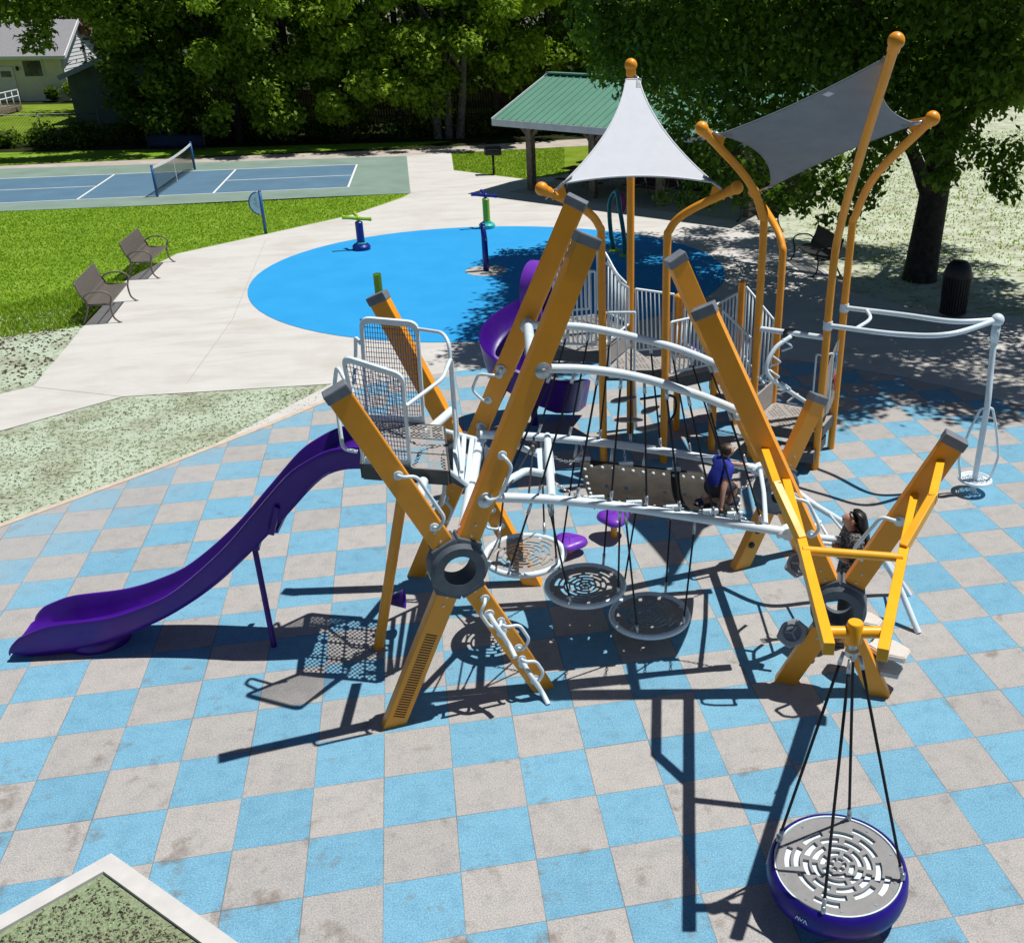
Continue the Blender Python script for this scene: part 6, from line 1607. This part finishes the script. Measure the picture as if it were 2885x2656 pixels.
# ---- spiral slide
def spiral():
    c = V((2.36, 9.66, 0)); R0 = .46; bm = bmesh.new(); rows = []; n = 60
    sec0 = [(-.30, .20), (-.33, .24), (-.30, .27), (-.27, .22), (-.22, .05), (-.1, 0), (.1, 0), (.22, .06), (.28, .30), (.31, .36), (.35, .34), (.34, .28), (.28, -.02), (.1, -.07), (-.1, -.07), (-.26, -.02)]
    for i in range(n+1):
        s = i/n; a = R_(52+292*s); z = 1.74-1.46*s-.02*math.sin(3*math.pi*s)
        row = []
        for (x, h) in sec0:
            rr = R0+x; hh = h*((1.1+.7*max(0, s-.45)) if x > .2 else 1)
            row.append(bm.verts.new(c+V((math.cos(a)*rr, math.sin(a)*rr, z+hh))))
        rows.append(row)
    tx = V((-math.sin(a), math.cos(a), 0)); rad = V((math.cos(a), math.sin(a), 0))
    for k in range(1, 9):                                  # straight run-out
        row = []
        for (x, h) in sec0: row.append(bm.verts.new(c+rad*(R0+x*(1+.025*k))+tx*.06*k+UZ*(z-.012*k+h*((1.48 if x > .2 else 1)-.03*k))))
        rows.append(row)
    m_ = len(sec0)
    for a_, b_ in zip(rows[:-1], rows[1:]):
        for k in range(m_): bm.faces.new((a_[k], a_[(k+1) % m_], b_[(k+1) % m_], b_[k]))
    bm.faces.new(rows[0][::-1]); bm.faces.new(rows[-1])
    sp = obj('spiral_slide', bm, 'purple', tower, 50)
    bm = bmesh.new(); a = R_(56); rad = V((math.cos(a), math.sin(a), 0)); tx = V((-math.sin(a), math.cos(a), 0)); q = c+rad*R0+UZ*1.74
    arc = [q+rad*.40*math.cos(w)+UZ*(.42+.42*math.sin(w)) for w in [math.pi*k/12 for k in range(13)]]
    arc = [q+rad*.40]+arc+[q-rad*.40]
    ins = [q+(p-q)*.86 for p in arc]; L1 = [bm.verts.new(p-tx*.16) for p in arc]; L2 = [bm.verts.new(p+tx*.20) for p in arc]; I1 = [bm.verts.new(p-tx*.16) for p in ins]; I2 = [bm.verts.new(p+tx*.20) for p in ins]
    for k in range(len(arc)-1):
        bm.faces.new((L1[k], L1[k+1], L2[k+1], L2[k])); bm.faces.new((I1[k], I2[k], I2[k+1], I1[k+1])); bm.faces.new((L1[k], I1[k], I1[k+1], L1[k+1])); bm.faces.new((L2[k], L2[k+1], I2[k+1], I2[k]))
    obj('hood', bm, 'violet', sp, 50)
    bm = bmesh.new(); tube(bm, [V((c.x, c.y, -.1)), V((c.x, c.y, 1.9))], .055, 12); obj('centre_post', bm, 'purple', sp, 50)
    # small second chute on the far right of the decks
    bm = bmesh.new(); q = V((5.2, 9.5, 0)); rows = []
    for i in range(26):
        s = i/25; a = R_(200+170*s); z = 1.25-1.0*s; rows.append([bm.verts.new(q+V((math.cos(a)*(.4+x), math.sin(a)*(.4+x), z+h))) for x, h in sec0])
    for a_, b_ in zip(rows[:-1], rows[1:]):
        for k in range(m_): bm.faces.new((a_[k], a_[(k+1) % m_], b_[(k+1) % m_], b_[k]))
    bm.faces.new(rows[0][::-1]); bm.faces.new(rows[-1]); obj('spiral_slide', bm, 'purple', tower, 50)
spiral()
# ================================================================== people (continuous skinned bodies)
def skin_mesh(name, nodes, edges, root, m, parent=None, sub=2):
    ks = list(nodes); ix = {k: i for i, k in enumerate(ks)}
    me = bpy.data.meshes.new(name+'_rig'); bm = bmesh.new(); sl_ = bm.verts.layers.skin.verify(); vs = []
    for k in ks:
        v_ = bm.verts.new(nodes[k][0]); r = nodes[k][1]; v_[sl_].radius = (r, r) if not isinstance(r, tuple) else r; v_[sl_].use_root = (k == root); vs.append(v_)
    for a, b_ in edges: bm.edges.new((vs[ix[a]], vs[ix[b_]]))
    bm.to_mesh(me); bm.free()
    o = bpy.data.objects.new(name, me); COL.objects.link(o)
    md = o.modifiers.new('skin', 'SKIN'); md.branch_smoothing = .3; md.use_smooth_shade = True
    s = o.modifiers.new('sub', 'SUBSURF'); s.levels = sub; s.render_levels = sub
    dg = bpy.context.evaluated_depsgraph_get(); ev = o.evaluated_get(dg); nm = bpy.data.meshes.new_from_object(ev)
    o.modifiers.clear(); o.data = nm; bpy.data.meshes.remove(me); nm.materials.clear(); nm.materials.append(M[m])
    nm.polygons.foreach_set('use_smooth', [True]*len(nm.polygons))
    if parent: o.parent = parent; o.matrix_parent_inverse = parent.matrix_basis.inverted()
    return o
def garment(name, body, nodes, edges, want, off, m, parent, cut=None):
    """cloth cut from the body surface: faces nearest the wanted bones, pushed out along the normals"""
    me = body.data; n = len(me.vertices); co = np.zeros(n*3); me.vertices.foreach_get('co', co); co = co.reshape(-1, 3)
    best = np.full(n, 9.0); lab = np.zeros(n, int); par = np.zeros(n)
    for i, (a, b_) in enumerate(edges):
        A = np.array(nodes[a][0]); B = np.array(nodes[b_][0]); d = B-A; L = max(1e-9, d@d)
        t = np.clip(((co-A)@d)/L, 0, 1); r = (nodes[a][1] if not isinstance(nodes[a][1], tuple) else max(nodes[a][1])); dist = np.linalg.norm(co-A-t[:, None]*d, axis=1)/max(r, .02)
        k = dist < best; best[k] = dist[k]; lab[k] = i; par[k] = t[k]
    keep = np.zeros(n, bool)
    for i, e in enumerate(edges):
        key = e[0]+'-'+e[1]
        if key in want: lo, hi = want[key]; keep |= (lab == i) & (par >= lo) & (par <= hi)
    if cut is not None: keep &= np.array([cut(V(p)) for p in co])
    bm = bmesh.new(); bm.from_mesh(me); bm.verts.ensure_lookup_table(); bm.normal_update()
    for v_ in bm.verts: v_.co = v_.co+v_.normal*off*(1+.25*math.sin(v_.co.x*70)*math.sin(v_.co.z*55+v_.co.y*40))
    bmesh.ops.delete(bm, geom=[v_ for v_ in bm.verts if not keep[v_.index]], context='VERTS')
    for _ in range(2):
        for e_ in [q for q in bm.verts if q.is_boundary]:
            nb = [k.other_vert(e_).co for k in e_.link_edges if k.is_boundary]
            if len(nb) == 2: e_.co = e_.co*.4+(nb[0]+nb[1])*.3
    return obj(name, bm, m, parent, True)
class Fr:
    def __init__(s, o, f):
        s.o = V(o); s.f = V((f[0], f[1], 0)).normalized(); s.l = V((-s.f.y, s.f.x, 0))
    def __call__(s, a, b_, c): return s.o+s.f*a+s.l*b_+UZ*c
def hand_nodes(N_, E_, wrist_key, w, d, up_, sz, side, curl=.5):
    """palm and five fingers growing from a wrist; d forward, up_ back of the hand"""
    d = V(d).normalized(); u = V(up_); u = (u-d*u.dot(d)).normalized(); s = d.cross(u)*side
    kp = wrist_key+'palm'; N_[kp] = (V(w)+d*sz*.42, sz*.19); E_.append((wrist_key, kp))
    for i, (off, L) in enumerate(((-.19, .42), (-.065, .48), (.065, .45), (.19, .36))):
        b_ = V(w)+d*sz*.66+s*off*sz*1.15; k0 = f'{wrist_key}f{i}a'; k1 = f'{wrist_key}f{i}b'; k2 = f'{wrist_key}f{i}c'
        N_[k0] = (b_, sz*.062); N_[k1] = (b_+d*L*sz*.5-u*sz*.06*curl, sz*.055); N_[k2] = (b_+d*L*sz*(1-.3*curl)-u*sz*.26*curl, sz*.045)
        E_ += [(kp, k0), (k0, k1), (k1, k2)]
    t0 = V(w)+d*sz*.3-s*sz*.22; N_[wrist_key+'t0'] = (t0, sz*.07); N_[wrist_key+'t1'] = (t0+d*sz*.28-s*sz*.16-u*sz*.08, sz*.055); E_ += [(kp, wrist_key+'t0'), (wrist_key+'t0', wrist_key+'t1')]
def face(F, c, r, fwd, parent, tilt=0):
    f = V(fwd).normalized(); l = UZ.cross(f).normalized(); u = f.cross(l)
    for sgn in (-1, 1):
        bm = bmesh.new(); sphere(bm, V(c)+f*r*.80+l*sgn*r*.36+u*r*.08, r*.11, 10, 8, (1, 1, .6)); obj('eye', bm, 'eye', parent, True)
    bm = bmesh.new(); q = V(c)+f*r*.80-u*r*.46; sphere(bm, q, r*.17, 10, 6, (.7, 1.0, .3)); obj('mouth', bm, 'lip', parent, True)
def woman():
    base = gp(1672, 997, 1.63); base = V((base[0]+.03, base[1], 0)); t = thing('person', 'woman with long black hair in a patterned grey top holding a white rail', 'person', base)
    F = Fr(base, (-.95, .24)); H = F(.05, .0, 1.50); tube_end = V(gp(1638, 1052, 1.26))
    N_ = {}; E_ = []
    def n(k, p, r): N_[k] = (p, r)
    def e(*ks): E_.extend(zip(ks[:-1], ks[1:]))
    n('pel', F(0, 0, .92), (.13, .105)); n('wai', F(.0, 0, 1.06), (.115, .09)); n('che', F(-.01, 0, 1.22), (.13, .10)); n('top', F(0, 0, 1.335), (.09, .07)); n('nec', F(.02, 0, 1.40), .048); n('jaw', F(.05, 0, 1.455), .06); n('hea', F(.045, 0, 1.53), .088); n('cro', F(.03, 0, 1.575), .07)
    e('pel', 'wai', 'che', 'top', 'nec', 'jaw', 'hea', 'cro'); n('nos', F(.13, 0, 1.497), .014); e('hea', 'nos')
    for s, k in ((1, 'L'), (-1, 'R')):
        n('hip'+k, F(0, .09*s, .86), .095); n('thi'+k, F(.02, .10*s, .68), .085); n('kne'+k, F(.04 if s > 0 else -.02, .10*s, .48), .062); n('cal'+k, F(.02 if s > 0 else -.07, .10*s, .32), .058); n('ank'+k, F(-.01 if s > 0 else -.12, .10*s, .09), .04); n('hee'+k, F(-.04 if s > 0 else -.15, .10*s, .04), .035); n('toe'+k, F(.14 if s > 0 else .04, .115*s, .035), .032)
        e('pel', 'hip'+k, 'thi'+k, 'kne'+k, 'cal'+k, 'ank'+k, 'toe'+k); e('ank'+k, 'hee'+k)
        n('sho'+k, F(-.01, .165*s, 1.335), .062); e('top', 'sho'+k)
    n('elbL', F(-.03, .22, 1.08), .043); n('wriL', F(.17, .15, 1.16), .028); e('shoL', 'elbL', 'wriL'); hand_nodes(N_, E_, 'wriL', F(.17, .15, 1.16), tube_end-F(.17, .15, 1.16), UZ, .17, 1, .8)
    n('elbR', F(.06, -.22, 1.09), .043); n('wriR', F(.27, -.16, 1.15), .028); e('shoR', 'elbR', 'wriR'); hand_nodes(N_, E_, 'wriR', F(.27, -.16, 1.15), F(.45, -.12, 1.2)-F(.27, -.16, 1.15), UZ, .17, -1, .8)
    body = skin_mesh('body', N_, E_, 'pel', 'skin', t)
    face(F, F(.045, 0, 1.515), .09, F.f, body)
    for s in (-1, 1):
        bm = bmesh.new(); sphere(bm, F(.035, .085*s, 1.51), .025, 8, 6, (.7, .4, 1.2)); obj('ear', bm, 'skin', body, True)
    # hair: cap cut from the head plus a long fall down the back
    hc = F(.035, 0, 1.53)
    cap = garment('hair', body, N_, E_, {'jaw-hea': (0, 1), 'hea-cro': (0, 1), 'nec-jaw': (.5, 1)}, .024, 'hairk', t, lambda p: (p-hc).dot(F.f) < .035+.9*max(0, p.z-1.555))
    bm = bmesh.new(); rows = []
    for (fx, z, w, d) in ((-.02, 1.60, .062, .05), (-.055, 1.56, .098, .06), (-.075, 1.49, .108, .062), (-.095, 1.40, .118, .060), (-.125, 1.30, .128, .05), (-.145, 1.20, .122, .042), (-.15, 1.12, .10, .032), (-.145, 1.06, .06, .018)):
        rows.append([bm.verts.new(F(fx+d*math.cos(q)*(1 if math.cos(q) < 0 else .9), w*math.sin(q)*(1+.05*math.sin(5*q)), z)) for q in [2*math.pi*k/20 for k in range(20)]])
    for a_, b_ in zip(rows[:-1], rows[1:]):
        for k in range(20): bm.faces.new((a_[k], a_[(k+1) % 20], b_[(k+1) % 20], b_[k]))
    bm.faces.new(rows[0]); bm.faces.new(rows[-1][::-1]); bmesh.ops.subdivide_edges(bm, edges=bm.edges[:], cuts=1, smooth=.6, use_grid_fill=True); obj('long_hair', bm, 'hairk', cap, True)
    W = {'pel-wai': (0, 1), 'wai-che': (0, 1), 'che-top': (0, 1), 'top-nec': (0, .35), 'pel-hipL': (0, 1), 'pel-hipR': (0, 1), 'hipL-thiL': (0, .55), 'hipR-thiR': (0, .55)}
    for k in 'LR': W.update({'top-sho'+k: (0, 1), 'sho'+k+'-elb'+k: (0, 1), 'elb'+k+'-wri'+k: (0, .45)})
    garment('top', body, N_, E_, W, .022, 'print', t)
    W = {'pel-wai': (0, .3), 'pel-hipL': (0, 1), 'pel-hipR': (0, 1)}
    for k in 'LR': W.update({'hip'+k+'-thi'+k: (0, 1), 'thi'+k+'-kne'+k: (0, 1), 'kne'+k+'-cal'+k: (0, 1), 'cal'+k+'-ank'+k: (0, .8)})
    garment('leggings', body, N_, E_, W, .006, 'pants', t)
    for k in 'LR':
        a, b_ = N_['hee'+k][0], N_['toe'+k][0]; skin_mesh('shoe', {'a': (a+UZ*.01, .042), 'b': (a.lerp(b_, .5)+UZ*.012, .045), 'c': (b_+F.f*.03+UZ*.006, .036)}, [('a', 'b'), ('b', 'c')], 'b', 'black', t)
woman()
def boy():
    i = len(bR)-12; P0 = bR[i].lerp(bF[i], .52)-UZ*.14; base = V((P0.x, P0.y, P0.z+.012))
    t = thing('person', 'small boy in a blue shirt kneeling on the brown belt bridge', 'person', base)
    F = Fr(base, (.88, .42)); N_ = {}; E_ = []
    def n(k, p, r): N_[k] = (p, r)
    def e(*ks): E_.extend(zip(ks[:-1], ks[1:]))
    n('pel', F(-.10, 0, .22), (.095, .085)); n('wai', F(-.07, 0, .31), (.088, .075)); n('che', F(.0, 0, .42), (.095, .08)); n('top', F(.045, 0, .49), (.06, .055)); n('nec', F(.07, 0, .535), .036); n('jaw', F(.105, 0, .575), .055); n('hea', F(.10, 0, .635), .090); n('cro', F(.08, 0, .675), .074)
    e('pel', 'wai', 'che', 'top', 'nec', 'jaw', 'hea', 'cro'); n('nos', F(.182, 0, .61), .012); e('hea', 'nos')
    n('hipR', F(-.08, -.06, .20), .07); n('kneR', F(.15, -.10, .25), .048); n('ankR', F(.05, -.10, .05), .032); n('toeR', F(.18, -.11, .025), .028); e('pel', 'hipR', 'kneR', 'ankR', 'toeR')
    n('hipL', F(-.08, .06, .20), .07); n('kneL', F(.09, .09, .05), .05); n('ankL', F(-.15, .09, .045), .032); n('toeL', F(-.25, .09, .03), .026); e('pel', 'hipL', 'kneL', 'ankL', 'toeL')
    n('shoR', F(.03, -.115, .475), .045); n('elbR', F(-.10, -.17, .29), .034); n('wriR', F(-.15, -.20, .12), .023); e('top', 'shoR', 'elbR', 'wriR'); hand_nodes(N_, E_, 'wriR', F(-.15, -.20, .12), V((-.25, -.15, -1)), F.f, .115, -1, .4)
    n('shoL', F(.05, .115, .475), .045); n('elbL', F(.20, .13, .39), .034); n('wriL', F(.33, .06, .36), .023); e('top', 'shoL', 'elbL', 'wriL'); hand_nodes(N_, E_, 'wriL', F(.33, .06, .36), F.f-UZ*.25-F.l*.2, UZ, .115, 1, .5)
    body = skin_mesh('body', N_, E_, 'pel', 'skin', t)
    face(F, F(.10, 0, .625), .083, F.f, body)
    for s in (-1, 1):
        bm = bmesh.new(); sphere(bm, F(.085, .08*s, .615), .022, 8, 6, (.7, .4, 1.2)); obj('ear', bm, 'skin', body, True)
    hc = F(.10, 0, .63)
    garment('hair', body, N_, E_, {'jaw-hea': (0, 1), 'hea-cro': (0, 1), 'nec-jaw': (.75, 1)}, .022, 'hairb', t, lambda p: (p-hc).dot(F.f) < .028+1.4*max(0, p.z-F(0, 0, .64).z))
    W = {'pel-wai': (0, 1), 'wai-che': (0, 1), 'che-top': (0, 1), 'top-nec': (0, .3)}
    for k in 'LR': W.update({'top-sho'+k: (0, 1), 'sho'+k+'-elb'+k: (0, .62)})
    garment('shirt', body, N_, E_, W, .016, 'blueshirt', t)
    W = {'pel-hipL': (0, 1), 'pel-hipR': (0, 1), 'pel-wai': (0, .85)}
    for k in 'LR': W['hip'+k+'-kne'+k] = (0, .9)
    garment('shorts', body, N_, E_, W, .012, 'shorts', t)
    for k in 'LR':
        a, b_ = N_['ank'+k][0], N_['toe'+k][0]; sh = skin_mesh('shoe', {'a': (a-UZ*.005, .04), 'b': (a.lerp(b_, .5), .04), 'c': (b_, .034)}, [('a', 'b'), ('b', 'c')], 'b', 'shoe', t)
        d = (b_-a).normalized(); bm = bmesh.new(); bar(bm, a-UZ*.03, b_+d*.03-UZ*.018, .06, .016, UZ, .006); obj('sole', bm, 'shoew', sh)
boy()
